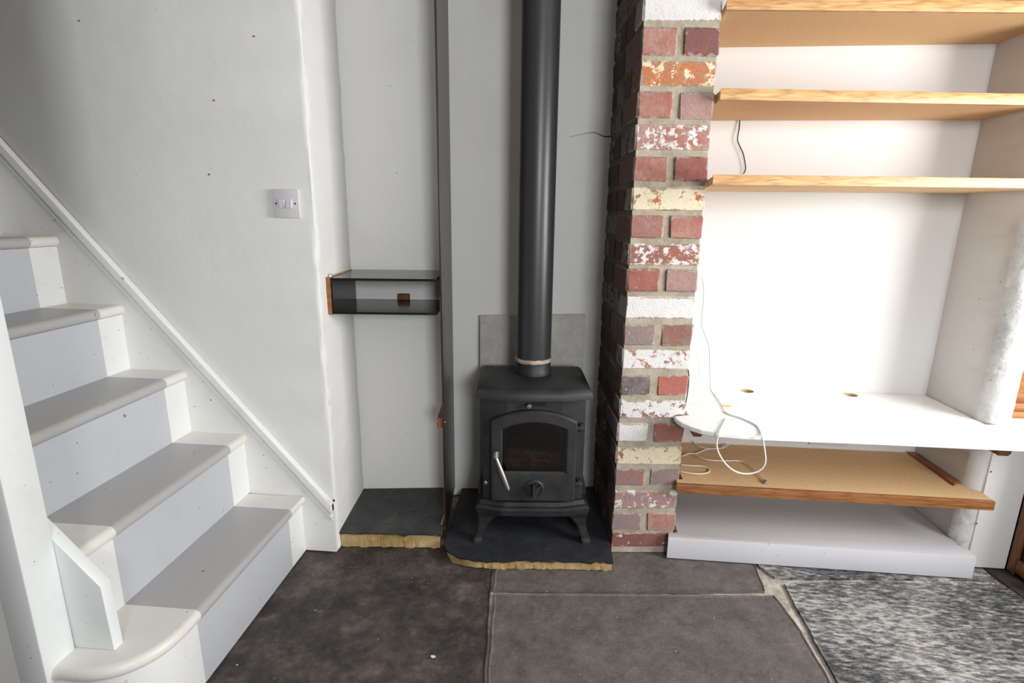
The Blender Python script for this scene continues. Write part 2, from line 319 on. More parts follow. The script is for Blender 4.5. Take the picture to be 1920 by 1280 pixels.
def tag(o, label, cat=None, group=None):
    o['label'] = label
    if cat: o['category'] = cat
    if group: o['group'] = group
    return o
def struct(o, label): o['kind'] = 'structure'; o['label'] = label; return o

# ================================================================== SETTING
# ---- stair wall: front face y=1.665, its end face is the side of the stove recess; lumpy hand-plastered arris
def lumpy_corner_wall(name, section, wob, z0, z1, rows, material, hf=0.7):
    bm = bmesh.new(); rings = []
    for i in range(rows + 1):
        z = z0 + (z1 - z0) * i / rows; ring = []
        for k, (x, y) in enumerate(section):
            a = wob.get(k, 0)
            dx = 0.7 * a * noise.noise((k * 3.1, 5.2, z * 9)) + hf * a * noise.noise((k * 3.1, 1.2, z * 41)) + 0.5 * hf * a * noise.noise((k * 3.1, 7.2, z * 97))
            dy = a * noise.noise((k * 1.7, 9.2, z * 8))
            ring.append(bm.verts.new((x + dx, y + dy, z)))
        rings.append(ring)
    n = len(section)
    for A, B in zip(rings, rings[1:]):
        for k in range(n): bm.faces.new((A[k], A[(k + 1) % n], B[(k + 1) % n], B[k]))
    bm.faces.new(rings[0][::-1]); bm.faces.new(rings[-1])
    o = from_bm(name, bm, material, None)
    o.data.polygons.foreach_set('use_smooth', [len(p.vertices) == 4 for p in o.data.polygons]); return o
CEIL = 2.36
wl = lumpy_corner_wall('wall_left', [(-2.85, 1.665), (-1.2, 1.665), (-0.782, 1.6652), (-0.771, 1.6662), (-0.7665, 1.6685), (-0.765, 1.674), (-0.7665, 1.70), (-0.778, 1.85), (-0.79, 2.0), (-0.79, 2.35), (-2.85, 2.35)],
                       {2: 0.0004, 3: 0.0022, 4: 0.0042, 5: 0.005, 6: 0.004, 7: 0.006, 8: 0.004}, 0, CEIL, 300, M_WALL, 0.45)
struct(wl, 'white painted plaster wall beside the stairs with a lumpy corner')
for px, py in ((148, 39), (476, 68), (401, 188), (392, 327)):
    p = onY(px, py, 1.664); lathe('nail_hole', [(0.0028, 0), (0.0026, 0.0008)], M_BLOCK, wl, p, (0, -1, 0), 8)
wr = prism('wall_recess', [(-0.86, 1.993), (-0.4195, 2.052), (-0.4225, 2.092), (-0.4225, 2.35), (-0.86, 2.35)], 0, CEIL, M_RECESS); struct(wr, 'white back wall of the narrow recess beside the stairs')
wf = prism('wall_flue', [(-0.422, 2.098), (0.34, 2.193), (0.34, 2.35), (-0.422, 2.35)], 0, CEIL, M_RECESS); struct(wf, 'white back wall behind the flue pipe')
ck = [(1067, 257), (1085, 253), (1100, 250), (1112, 248), (1122, 251), (1130, 255), (1140, 256), (1152, 253)]
def flue_wall_y(x): return 2.097 + (x + 0.43) * 0.096 / 0.77
pts = []
for px, py in ck:
    y = 2.14
    for _ in range(4): p = onY(px, py, y); y = flue_wall_y(p.x)
    pts.append(onY(px, py, y - 0.0004))
tube('plaster_crack', pts, lambda s: 0.0006 + 0.0022 * s * s, M_HOLE, wf, 5)
wa = box('wall_alcove', (0.36, 2.10, 0), (1.45, 2.35, CEIL), M_ALC); struct(wa, 'white back wall of the shelved alcove')
# right side of alcove: thin wall with broken plaster arris; wider below the counter
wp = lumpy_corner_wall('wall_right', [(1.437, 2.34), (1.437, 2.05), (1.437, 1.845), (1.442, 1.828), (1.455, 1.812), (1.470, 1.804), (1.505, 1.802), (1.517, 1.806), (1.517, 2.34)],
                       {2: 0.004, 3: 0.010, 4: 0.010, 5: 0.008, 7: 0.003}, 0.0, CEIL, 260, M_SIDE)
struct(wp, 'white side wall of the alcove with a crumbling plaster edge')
for px, py in ((1884, 590), (1864, 640), (1858, 712), (1876, 528), (1836, 560), (1826, 655)):
    p = onX(px, py, 1.4365); lathe('nail_hole', [(0.0018, 0), (0.0016, 0.0006)], M_BLOCK, wp, p, (-1, 0, 0), 7)
# chipped plaster along the arris
M_CHIPPED = mortar('chipped_plaster', [(0.3, (0.42, 0.42, 0.42)), (0.5, (0.62, 0.62, 0.61)), (0.75, (0.78, 0.78, 0.77))], 30, 0.7)
arris = [(1.4350, 1.843), (1.4355, 1.836), (1.4400, 1.826), (1.4460, 1.817), (1.4540, 1.809), (1.4620, 1.8045)]
def plaster_strip(z0, z1, rows, seed):
    rnd = random.Random(seed); bm = bmesh.new(); rings = []
    for i in range(rows + 1):
        z = z0 + (z1 - z0) * i / rows; w = 0.6 + 0.5 * noise.noise((z * 7, seed, 0)); ring = []
        for k, (x, y) in enumerate(arris):
            e = min(k, len(arris) - 1 - k); a = 0.0 if e == 0 else 0.0019
            t = (k - 3) * w * 0.35
            ring.append(bm.verts.new((x + t * 0.004 + rnd.uniform(-a, a) - 0.0015 * (e > 0), y - t * 0.004 + rnd.uniform(-a, a) - 0.0015 * (e > 0), z + (rnd.uniform(-.004, .004) if 0 < i < rows else 0))))
        rings.append(ring)
    for A, B in zip(rings, rings[1:]):
        for k in range(len(arris) - 1): bm.faces.new((A[k], A[k + 1], B[k + 1], B[k]))
    bmesh.ops.triangulate(bm, faces=bm.faces); return from_bm('broken_plaster', bm, M_CHIPPED, wp, smooth=True)
plaster_strip(0.5385, 1.20, 38, 3); plaster_strip(0.09, 0.26, 10, 5)
wlow = box('wall_right_lower', (1.4775, 1.797, 0), (1.607, 1.835, 0.516), M_WALL, None, 0.004); struct(wlow, 'white boxed panel under the counter beside the glazed cabinet')
for px, py in ((1858, 884), (1831, 981)):
    p = onY(px, py, 1.7965); lathe('nail_head', [(0.003, 0), (0.0028, 0.0012)], M_BLOCK, wlow, p, (0, -1, 0), 7)
wb = box('wall_back_right', (1.50, 2.10, 0), (2.07, 2.35, CEIL), M_WALL); struct(wb, 'white wall beyond the alcove')
# room shell behind the camera, with windows in the right and rear walls
def holed_wall(name, axis, c0, c1, span, hole, label):
    bm = bmesh.new(); (a0, a1), (h0, h1, z0, z1) = span, hole
    for lo, hi in (((a0, 0), (h0, CEIL)), ((h1, 0), (a1, CEIL)), ((h0, 0), (h1, z0)), ((h0, z1), (h1, CEIL))):
        if axis == 'X': bm_box(bm, (c0, lo[0], lo[1]), (c1, hi[0], hi[1]))
        else: bm_box(bm, (lo[0], c0, lo[1]), (hi[0], c1, hi[1]))
    return struct(from_bm(name, bm, M_ROOM), label)
holed_wall('wall_window_side', 'X', 1.95, 2.07, (-2.5, 2.10), (0.18, 1.42, 0.74, 1.78), 'taupe wall with the main window')
holed_wall('wall_rear', 'Y', -2.62, -2.5, (-2.85, 2.07), (0.75, 1.75, 1.25, 2.18), 'taupe wall behind with a small window')
struct(box('wall_far_left', (-2.95, -2.62, 0), (-2.85, 2.35, CEIL), M_ROOM), 'taupe wall on the far side of the stairs')
struct(box('ceiling', (-2.95, -2.62, CEIL), (2.07, 2.36, CEIL + 0.1), M_CEIL), 'off-white ceiling')
for n, (ax, c, h) in enumerate((('X', 2.01, (0.18, 1.42, 0.74, 1.78)), ('Y', -2.56, (0.75, 1.75, 1.25, 2.18)))):
    bm = bmesh.new(); a0, a1, z0, z1 = h; am_ = (a0 + a1) / 2
    for lo, hi in (((a0, z0), (a0 + .05, z1)), ((a1 - .05, z0), (a1, z1)), ((a0 + .05, z0), (a1 - .05, z0 + .05)), ((a0 + .05, z1 - .05), (a1 - .05, z1))):
        if ax == 'X': bm_box(bm, (c - .02, lo[0], lo[1]), (c + .02, hi[0], hi[1]))
        else: bm_box(bm, (lo[0], c - .02, lo[1]), (hi[0], c + .02, hi[1]))
    struct(from_bm('window_%d' % (n + 1), bm, M_OUT), 'white window frame')

# ---- floor of flagstones
floor = box('floor', (-2.9, -2.6, -0.06), (2.05, 2.3, -0.010), M_JOINT); struct(floor, 'old stone flag floor')
def flag(px_pts, material, extra=(), z=0.0, jag=0.006):
    pts = [onZ(*p)[:2] for p in px_pts] if px_pts else []
    flag_xy(list(pts) + list(extra), material, z, jag)
def flag_xy(pts, material, z=0.0, jag=0.006):
    out = []
    n = len(pts)
    for i in range(n):
        a, b = Vector(pts[i]), Vector(pts[(i + 1) % n]); L = (b - a).length; k = max(1, int(L / 0.035))
        nrm = Vector((-(b - a).y, (b - a).x)).normalized()
        for j in range(k):
            p = a.lerp(b, j / k); out.append(p + nrm * (jag * noise.noise((p.x * 21, p.y * 21, 3.3))))
    bm = bmesh.new()
    top = [bm.verts.new((p.x, p.y, z)) for p in out]; bot = [bm.verts.new((p.x, p.y, -0.03)) for p in out]
    f = bm.faces.new(top); n = len(top)
    for i in range(n): bm.faces.new((top[i], bot[i], bot[(i + 1) % n], top[(i + 1) % n]))
    bm.normal_update()
    bmesh.ops.inset_region(bm, faces=[f], thickness=0.006, depth=0.0)
    for v in top: v.co.z -= 0.004
    bmesh.ops.triangulate(bm, faces=[f])
    o = from_bm('flagstone', bm, material, floor); return o
g = 0.004
flag_xy([(-0.187, 1.74), (-0.90, 1.72), (-0.90, 0.40), (-0.150, 0.40), (-0.157, 1.153), (-0.188, 1.50)][::-1], M_FLAG)
flag_xy([(-0.178, 1.508), (0.10, 1.532), (0.42, 1.560), (0.716, 1.596), (0.728, 1.72), (0.722, 1.80), (0.10, 1.78), (-0.178, 1.74)], M_FLAG2)
flag_xy([(-0.172, 1.496), (-0.148, 1.153), (-0.140, 0.40), (0.74, 0.40), (0.757, 1.242), (0.756, 1.463), (0.735, 1.575), (0.42, 1.548), (0.10, 1.520)], M_FLAG2)
flag_xy([(0.792, 1.640), (0.784, 1.463), (0.778, 1.242), (0.80, 0.40), (1.52, 0.40), (1.545, 1.647), (1.53, 1.72), (1.20, 1.695)], M_FLAG3)
flag_xy([(0.775, 1.668), (1.20, 1.708), (1.53, 1.734), (1.53, 2.08), (0.74, 2.08), (0.745, 1.728)], M_FLAG3)
flag_xy([(1.557, 0.40), (1.94, 0.40), (1.94, 2.05), (1.54, 2.05), (1.540, 1.735), (1.553, 1.647)], M_FLAG)
rows = [(-2.48, -1.55), (-1.54, -0.62), (-0.61, 0.39)]
for r_i, (y0, y1) in enumerate(rows):
    x = -2.8 + 0.3 * r_i
    while x < 1.90:
        x1 = min(x + random.uniform(0.7, 1.15), 1.94)
        if 1.94 - x1 < 0.3: x1 = 1.94
        flag_xy([(x, y0), (x1, y0), (x1, y1), (x, y1)], random.choice([M_FLAG, M_FLAG2, M_FLAG3])); x = x1 + 0.01
flag_xy([(-2.8, 0.40), (-0.91, 0.40), (-0.91, 0.86), (-2.8, 0.86)], M_FLAG)

# ---- brick pier: mortar core plus one object per brick
PA = R_(5.5); PO = Vector((0.224, 1.751, 0)); PU = Vector((math.cos(PA), math.sin(PA), 0)); PV = Vector((-math.sin(PA), math.cos(PA), 0))
def pp(u, v, z=0): return PO + PU * u + PV * v + Vector((0, 0, z))
PW, PD = 0.230, 0.43
bm = bmesh.new(); ins = 0.0045
for u0, v0, u1, v1 in ((ins, ins, PW - ins, PD),):
    lo = [bm.verts.new(pp(u, v, 0)) for u, v in ((u0, v0), (u1, v0), (u1, v1), (u0, v1))]; hi = [bm.verts.new(pp(u, v, CEIL)) for u, v in ((u0, v0), (u1, v0), (u1, v1), (u0, v1))]
    bm.faces.new(lo[::-1]); bm.faces.new(hi)
    for i in range(4): bm.faces.new((lo[i], lo[(i + 1) % 4], hi[(i + 1) % 4], hi[i]))
M_SOOTSHADE_MORTAR = mortar('soot_shade_mortar', [(0.3, (0.075, 0.062, 0.048)), (0.5, (0.12, 0.10, 0.078)), (0.75, (0.19, 0.165, 0.13))])  # flank mortar: shade as well as soot put into its colour
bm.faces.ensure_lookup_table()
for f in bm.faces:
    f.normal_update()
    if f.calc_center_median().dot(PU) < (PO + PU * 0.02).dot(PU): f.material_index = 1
pier = struct(from_bm('wall_pier', bm, M_MORTAR), 'reclaimed brick pier between the stove recess and the alcove shelves'); pier.data.materials.append(M_SOOTSHADE_MORTAR)
px_rows = [(51.6, 105), (114.5, 162.7), (172.7, 222), (232.6, 282), (293.8, 340), (352, 395), (404.5, 447), (457, 497.6), (505, 547.4), (557, 598.7), (606.6, 649), (654.7, 693), (703.6, 740.8), (750.4, 784.5), (793.7, 828.7), (838.3, 870.7), (879.4, 911.3), (920, 954), (961.6, 995), (998.8, 1026)]
def row_z(y): return onY(1286 - 0.079 * y, y, 1.763).z
courses = [(row_z(b), row_z(t)) for t, b in px_rows]
tops = [(row_z(40), row_z(40) + 0.078)]
z = tops[0][1] + 0.011
while z < CEIL: tops.append((z, min(z + 0.076, CEIL))); z += 0.088
ORG, RED, DRED, PINK, PLUM, GREY, DGREY, BRN = (0.60, 0.215, 0.085), (0.43, 0.165, 0.13), (0.28, 0.115, 0.10), (0.50, 0.295, 0.25), (0.215, 0.105, 0.10), (0.29, 0.245, 0.235), (0.135, 0.118, 0.117), (0.30, 0.15, 0.11)
MAUVE = (0.36, 0.25, 0.235)
WHT, CRM, ASH = (0.74, 0.72, 0.70), (0.76, 0.68, 0.50), (0.50, 0.45, 0.42)
# one entry per course from the first below the top one: list of (base, stain, paint, amount) left to right
looks = [
 [(PINK, RED, WHT, .10), (PLUM, DRED, ASH, .12)], [(ORG, (0.5, 0.25, 0.15), CRM, .40)], [(RED, PINK, ASH, .16), (PINK, MAUVE, WHT, .16)], [(PINK, RED, WHT, .46)],
 [(RED, PINK, WHT, .08), (DRED, RED, ASH, .12)], [(ORG, RED, CRM, .62)], [(RED, MAUVE, ASH, .22), (RED, PINK, ASH, .08)], [(RED, BRN, WHT, .46)],
 [(RED, DRED, ASH, .18), (MAUVE, PINK, ASH, .2)], [(GREY, PINK, WHT, .97)], [(GREY, MAUVE, ASH, .25), (BRN, GREY, WHT, .12)], [(RED, PINK, WHT, .60)],
 [(DGREY, GREY, ASH, .25), (RED, (0.5, 0.15, 0.10), WHT, .05)], [(DRED, MAUVE, WHT, .58)], [(PINK, RED, WHT, .90), (RED, BRN, ASH, .06)], [(RED, DRED, CRM, .64)],
 [(GREY, RED, ASH, .22), (GREY, MAUVE, ASH, .18)], [(MAUVE, PINK, WHT, .42)], [(MAUVE, GREY, ASH, .22), (PINK, RED, ASH, .18)], [(DRED, PLUM, WHT, .32)]]
top_looks = [[(ORG, RED, WHT, .82)], [(RED, PINK, WHT, .2), (BRN, RED, WHT, .1)], [(RED, ORG, CRM, .4)], [(RED, PINK, WHT, .1), (PINK, RED, WHT, .3)]]
def brick_mesh(L, D, H, seed):
    rnd = random.Random(seed); bm = bmesh.new(); bm_box(bm, (-L / 2, -D / 2, -H / 2), (L / 2, D / 2, H / 2))
    bmesh.ops.bevel(bm, geom=bm.edges[:], offset=0.005, segments=1, affect='EDGES')
    for v in bm.verts: v.co += Vector((rnd.uniform(-1, 1), rnd.uniform(-1, 1), rnd.uniform(-1, 1))) * 0.0022
    bmesh.ops.triangulate(bm, faces=bm.faces)
    bmesh.ops.recalc_face_normals(bm, faces=bm.faces)
    me = bpy.data.meshes.new('brick'); bm.to_mesh(me); bm.free(); me.materials.append(M_BRICK); HALF[me.name] = (L / 2, D / 2, H / 2); return me
HB = 0.074
HALF = {}
MS = [brick_mesh(0.228, 0.105, HB, s) for s in range(4)]      # stretcher seen from the front
MH = [brick_mesh(0.106, 0.226, HB, 20 + s) for s in range(5)]  # header seen from the front, stretcher on the flank
MQ = [brick_mesh(0.105, 0.105, HB, 40 + s) for s in range(4)]  # closer on the flank
def put(me, u, v, z0, z1, look):
    o = bpy.data.objects.new('brick', me); C.objects.link(o); o.parent = pier
    o.location = pp(u, v, (z0 + z1) / 2); o.rotation_euler = (random.uniform(-.006, .006), random.uniform(-.006, .006), PA + random.uniform(-.004, .004)); o.scale = (1, 1, (z1 - z0) / HB)
    o['soot_shade'] = 1.0 if look in SOOT_SHADE else 0.0
    o['half_size'] = [float(x) for x in HALF[me.name]]
    o['brick_colour'], o['stain_colour'], o['paint_colour'], o['paint_amount'] = [float(x) for x in look[0]], [float(x) for x in look[1]], [float(x) for x in look[2]], float(look[3])
SOOT_SHADE = [((0.115, 0.075, 0.055), (0.075, 0.05, 0.04), (0.26, 0.24, 0.21), .10), ((0.14, 0.085, 0.065), (0.085, 0.06, 0.05), (0.34, 0.32, 0.29), .25), ((0.10, 0.08, 0.07), (0.07, 0.055, 0.05), (0.4, 0.38, 0.35), .6), ((0.17, 0.08, 0.055), (0.09, 0.06, 0.05), (0.3, 0.28, 0.25), .12)]  # flank brick looks, soot and painted shade mixed in the dark tones
def course(i, z0, z1, look):
    s = random.uniform(-.002, .002)
    if len(look) == 1:
        put(random.choice(MS), PW / 2, 0.0525 + s, z0, z1, look[0])
        for v in (0.168, 0.284, 0.40): put(random.choice(MQ), 0.0525 + random.uniform(-.002, .002), v, z0, z1, random.choice(SOOT_SHADE))
    else:
        put(random.choice(MH), 0.053, 0.113 + s, z0, z1, look[0]); put(random.choice(MH), PW - 0.053, 0.113 + s, z0, z1, look[1])
        put(random.choice(MS), 0.053, 0.345, z0, z1, random.choice(SOOT_SHADE)) if False else put(random.choice(MH), 0.053, 0.35, z0, z1, random.choice(SOOT_SHADE))
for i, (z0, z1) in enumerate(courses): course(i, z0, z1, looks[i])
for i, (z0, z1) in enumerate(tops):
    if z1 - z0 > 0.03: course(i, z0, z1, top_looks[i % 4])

# ================================================================== STAIRCASE
st = thing('staircase', 'white painted timber staircase with a grey runner painted up its steps', 'staircase', (0, 0, 0))
RISE, GOING, NX = 0.2226, 0.1912, -0.868
YR_, YL_ = 1.652, 0.966
def nosing_profile(xn, xb, zt, th=0.034):
    r = th / 2; pts = [(xb, zt), (xb, zt - th)]
    for k in range(9):
        a = -math.pi / 2 + math.pi * k / 8; pts.append((xn - r + r * math.cos(a), zt - r + r * math.sin(a)))
    return pts
for n in range(1, 9):
    xn, zt = NX - GOING * (n - 1), RISE * n
    if n > 1:
        prism('tread', nosing_profile(xn, xn - GOING - 0.012, zt), YL_, YR_, M_TREAD, st, axis='Y', smooth=True)
        box('riser', (xn - 0.030, YL_, zt - RISE), (xn - 0.012, YR_, zt - 0.034), M_RISER, st)
# bottom step with a quarter-round end
def bottom_outline(inset):
    arc = []
    cx, cy, rad = -1.045, 1.055, 0.177
    x1 = NX - inset
    arc.append((x1, YR_)); arc.append((x1, 1.10))
    for k in range(15):
        a = R_(0 - 90 * k / 14); e = 0.82
        ca, sa = math.cos(a), math.sin(a)
        X = cx + (rad - inset) * math.copysign(abs(ca) ** e, ca); Y = cy + (rad - inset) * math.copysign(abs(sa) ** e, sa)
        arc.append((X, Y))
    return arc
def bottom_slab(name, inset, z0, z1, material, bev):
    arc = bottom_outline(inset); pts = arc + [(-1.10, arc[-1][1]), (-1.10, 1.0), (-1.10, YR_)]
    return prism(name, pts, z0, z1, material, st, bev=bev, seg=5)
bottom_slab('tread', 0.0, RISE - 0.034, RISE, M_TREAD, 0.0158)
bottom_slab('riser', 0.014, 0.0, RISE - 0.034, M_RISER, 0.0005)
# wall string with its capping mould
SL = (1.421 - 0.197) / (1.781 - 0.77)
def top_z(x): return 0.197 + (-0.77 - x) * SL
prism('wall_string', [(-0.766, 0.002), (-0.766, top_z(-0.766) - 0.03), (-2.5, top_z(-2.5) - 0.03), (-2.5, top_z(-2.5) - 0.6), (-1.1, 0.002)], 1.652, 1.664, M_TRIM, st, axis='Y')
def cap_strip(name, d0, d1, y0, material):
    ct = math.cos(math.atan(SL)); e = lambda d: d / ct
    xa, xb = -0.769, -2.5
    return prism(name, [(xa, top_z(xa) - e(d0)), (xb, top_z(xb) - e(d0)), (xb, top_z(xb) - e(d1)), (xa, top_z(xa) - e(d1))], y0, 1.664, M_TRIM, st, axis='Y', bev=0.003, seg=3)
cap_strip('string_capping', 0.0, 0.025, 1.640, M_TRIM)
cap_strip('capping_bead', 0.031, 0.041, 1.645, M_TRIM)
prism('capping_back', [(-0.769, top_z(-0.769) - .004), (-2.5, top_z(-2.5) - .004), (-2.5, top_z(-2.5) - .06), (-0.769, top_z(-0.769) - .06)], 1.650, 1.6635, M_TRIM, st, axis='Y')
lathe('knot_hole', [(0.005, 0), (0.0045, 0.0015)], M_BLOCK, st, onY(626, 938, 1.6395), (0, -1, 0), 8)
# newel post, outer string, spandrel
box('newel_post', (-1.140, 0.868, 0), (-1.073, 0.9425, CEIL - 0.001), M_NEWEL, st, 0.004, 2)
prism('outer_string', [(-0.979, RISE), (-0.983, 0.388), (-1.078, 0.505), (-2.5, 0.505 + 1.422 * RISE / GOING), (-2.5, 0.3 + 1.3 * RISE / GOING), (-1.075, RISE)], 0.943, 0.970, M_NEWEL, st, axis='Y', bev=0.0025)
struct(box('wall_stair_partition', (-2.85, 0.888, 0), (-1.1405, 0.936, CEIL), M_WALL), 'white partition wall closing off the side of the stairs')

# ================================================================== SLATE SLABS
def chipped(name, pts, z0, z1, material, parent, amp, freq, seed, closed_edges=None, under=0.0):
    """slab whose marked edges are chipped: denser outline with noise, undercut below"""
    top, bot = [], []
    n = len(pts)
    for i in range(n):
        a, b = Vector(pts[i]), Vector(pts[(i + 1) % n]); L = (b - a).length
        rough = closed_edges is None or i in closed_edges
        k = max(1, int(L / 0.009)) if rough else 1
        nrm = Vector(((b - a).y, -(b - a).x)).normalized()
        for j in range(k):
            p = a.lerp(b, j / k)
            w = noise.noise((p.x * freq, p.y * freq, seed)) if rough else 0
            w2 = abs(noise.noise((p.x * freq * 1.7, p.y * freq * 1.7, seed + 4))) if rough else 0
            top.append(p + nrm * (amp * 0.35 * w)); bot.append(p - nrm * (amp * (0.9 * w2 + 0.15 * w) + under if rough else 0))
    bm = bmesh.new(); T = [bm.verts.new((p.x, p.y, z1)) for p in top]; B = []
    for i, p in enumerate(bot):
        dz = 0.013 * max(0.0, noise.noise((p.x * freq * 1.2, p.y * freq * 1.2, seed + 9))) * (amp > 0)
        B.append(bm.verts.new((p.x, p.y, z0 - dz)))
    n = len(T); f1 = bm.faces.new(T); f0 = bm.faces.new(B[::-1])
    for i in range(n): bm.faces.new((T[i], B[i], B[(i + 1) % n], T[(i + 1) % n]))
    bmesh.ops.triangulate(bm, faces=[f0, f1]); return from_bm(name, bm, material, parent)
ZS, ZH = 0.062, 0.038
s1 = thing('slate_slab', 'grey slate slab on yellow mortar in the narrow recess beside the stairs', 'stone slab', (0, 0, 0))
sp_ = [(-0.766, 1.682), (-0.60, 1.694), (-0.390, 1.709), (-0.396, 1.77), (-0.422, 2.05), (-0.79, 2.0)]
chipped('slate', sp_, ZS - 0.008, ZS, M_HEARTH2, s1, 0.012, 26, 1.0, (0, 1))
chipped('mortar_bed', [(-0.762, 1.689), (-0.60, 1.702), (-0.400, 1.717), (-0.412, 1.80), (-0.42, 2.045), (-0.785, 2.0)], 0.0, ZS - 0.0075, M_BED, s1, 0.006, 40, 5.0, (0, 1))
s2 = thing('hearth_slab', 'blue-black slate hearth with a rounded corner carrying the stove', 'hearth', (0, 0, 0))
hp = [onZ(x, y, ZH)[:2] for x, y in ((834, 1018), (836, 1029), (845, 1037), (862, 1044), (890, 1049), (940, 1051), (1000, 1051), (1150, 1053))]
hp = [tuple(p) for p in hp] + [(0.222, 1.752), (0.21, 1.90), (0.19, 2.165), (-0.383, 2.09), (-0.383, 1.80)]
chipped('slate', hp, ZH - 0.007, ZH, M_HEARTH, s2, 0.012, 26, 2.0, tuple(range(0, 7)))
hb = [(x + 0.004 * (x < -0.2), y + 0.008) for x, y in hp]; hb[7] = (hp[7][0] - 0.004, hp[7][1] + 0.006)
chipped('mortar_bed', hb, 0.0, ZH - 0.0065, M_BED, s2, 0.007, 40, 7.0, tuple(range(0, 7)))

# ================================================================== WOOD STOVE
SA = R_(5.0); SO = Vector((-0.078, 1.90, ZH))
sv = thing('wood_stove', 'small black cast-iron wood stove with an arched glass door', 'stove', SO, SA)
def octo(hw, yf, yb, ch, bow):      # plan outline: flat centre panel, canted front cheeks
    return [(-hw, yb), (hw, yb), (hw, yf + ch), (hw - bow, yf), (-(hw - bow), yf), (-hw, yf + ch)]
def zl(z): return z - ZH
# body shell with an opening for the firebox
bm = bmesh.new()
outer = octo(0.180, -0.160, 0.120, 0.020, 0.085)
z0, z1 = zl(0.195), zl(0.585)
lo = [bm.verts.new((x, y, z0)) for x, y in outer]; hi = [bm.verts.new((x, y, z1)) for x, y in outer]
for i in range(6):
    if i == 3: continue
    bm.faces.new((lo[i], lo[(i + 1) % 6], hi[(i + 1) % 6], hi[i]))
bm.faces.new(lo); bm.faces.new(hi)
# front centre panel as a frame round the mouth
def frame_faces(bm, xa, xb, za, zb, ia, ib, ja, jb, y, depth):
    o = [bm.verts.new((x, y, z)) for x, z in ((xa, za), (xb, za), (xb, zb), (xa, zb))]
    i = [bm.verts.new((x, y, z)) for x, z in ((ia, ja), (ib, ja), (ib, jb), (ia, jb))]
    k = [bm.verts.new((x, y + depth, z)) for x, z in ((ia, ja), (ib, ja), (ib, jb), (ia, jb))]
    for q in range(4):
        bm.faces.new((o[q], o[(q + 1) % 4], i[(q + 1) % 4], i[q])); bm.faces.new((i[q], i[(q + 1) % 4], k[(q + 1) % 4], k[q]))
    bm.faces.new(k)
frame_faces(bm, -0.095, 0.095, z0, z1, -0.093, 0.093, zl(0.31), zl(0.50), -0.160, 0.0005)
bmesh.ops.delete(bm, geom=[f for f in bm.faces if abs(f.calc_center_median().y + 0.1595) < 0.0002 and len(f.verts) == 4], context='FACES_ONLY')
from_bm('body', bm, M_IRON, sv)
# lid: shallow dome over a bowed plan
bm = bmesh.new()
rings = []
for s, z in ((0.93, zl(0.588)), (1.0, zl(0.584)), (1.0, zl(0.600)), (0.965, zl(0.612)), (0.90, zl(0.622)), (0.55, zl(0.632))):
    rings.append([bm.verts.new((x * s, -0.02 + (y + 0.02) * s, z)) for x, y in octo(0.200, -0.186, 0.130, 0.026, 0.10)])
for A, B in zip(rings, rings[1:]):
    for k in range(6): bm.faces.new((A[k], A[(k + 1) % 6], B[(k + 1) % 6], B[k]))
bm.faces.new(rings[0][::-1]); bm.faces.new(rings[-1])
from_bm('top_plate', bm, M_IRON, sv, smooth=True)
# door: arched frame
def arch(hw, zb, zs, zt, n=16):
    R = (hw * hw + (zt - zs) ** 2) / (2 * (zt - zs)); cz = zt - R; a0 = math.asin(hw / R)
    pts = [(-hw, zb), (hw, zb)]
    for k in range(n + 1):
        a = a0 - 2 * a0 * k / n; pts.append((R * math.sin(a), cz + R * math.cos(a)))
    return pts
dr_out, dr_in = arch(0.148, zl(0.208), zl(0.510), zl(0.548)), arch(0.109, zl(0.322), zl(0.478), zl(0.503))
bm = bmesh.new(); yf, yb = -0.186, -0.160
def ringv(pts, y, g=0.0): return [bm.verts.new((x, y, z)) for x, z in pts]
def shrink(pts, d):
    cx = sum(p[0] for p in pts) / len(pts); cz = (min(p[1] for p in pts) + max(p[1] for p in pts)) / 2
    hw = max(p[0] for p in pts); hh = (max(p[1] for p in pts) - min(p[1] for p in pts)) / 2
    return [(cx + (x - cx) * (1 - d / hw), cz + (z - cz) * (1 - d / hh)) for x, z in pts]
seq = [ringv(dr_out, yb), ringv(dr_out, yf + 0.006), ringv(shrink(dr_out, 0.006), yf), ringv(shrink(dr_in, -0.007), yf), ringv(dr_in, yf + 0.008), ringv(dr_in, yb)]
n = len(dr_out)
for A, B in zip(seq, seq[1:] + seq[:1]):
    for k in range(n): bm.faces.new((A[k], A[(k + 1) % n], B[(k + 1) % n], B[k]))
door = from_bm('door', bm, M_IRON, sv, smooth=True)
prism('glass', dr_in, yf + 0.011, yf + 0.015, M_GLASS, door, axis='Y')['label'] = 'smoky glass pane'
hz, hx = zl(0.392), -0.130
lathe('handle_boss', [(0.011, 0), (0.011, 0.022), (0.0085, 0.026)], M_DULL, door, (hx, yf, hz), (0, -1, 0), 16)
tube('handle_shank', [(hx, yf - 0.018, hz + 0.016), (hx - 0.002, yf - 0.026, hz - 0.004)], 0.0095, M_DULL, door, 12, False)
tube('handle', [(hx + 0.001, yf - 0.026, hz - 0.004), (hx + 0.020, yf - 0.034, hz - 0.055), (hx + 0.041, yf - 0.040, hz - 0.110)], lambda s: 0.0055 + 0.0040 * math.sin(min(s * 1.25, 1) * 2.2), M_CHROME, door, 14, False)['label'] = 'chrome door handle'
lathe('handle_tip', [(0.0045, 0), (0.0045, 0.008), (0.002, 0.010)], M_CHROME, door, (hx + 0.041, yf - 0.040, hz - 0.108), (0.35, -0.1, -0.93), 10)
for z in (zl(0.482), zl(0.272)):
    lathe('hinge', [(0.009, 0), (0.009, 0.030)], M_IRON, sv, (0.163, -0.160, z - 0.015), (0, 0, 1), 14)
    box('hinge_bracket', (0.148, -0.172, z - 0.010), (0.176, -0.146, z + 0.006), M_IRON, sv, 0.002)
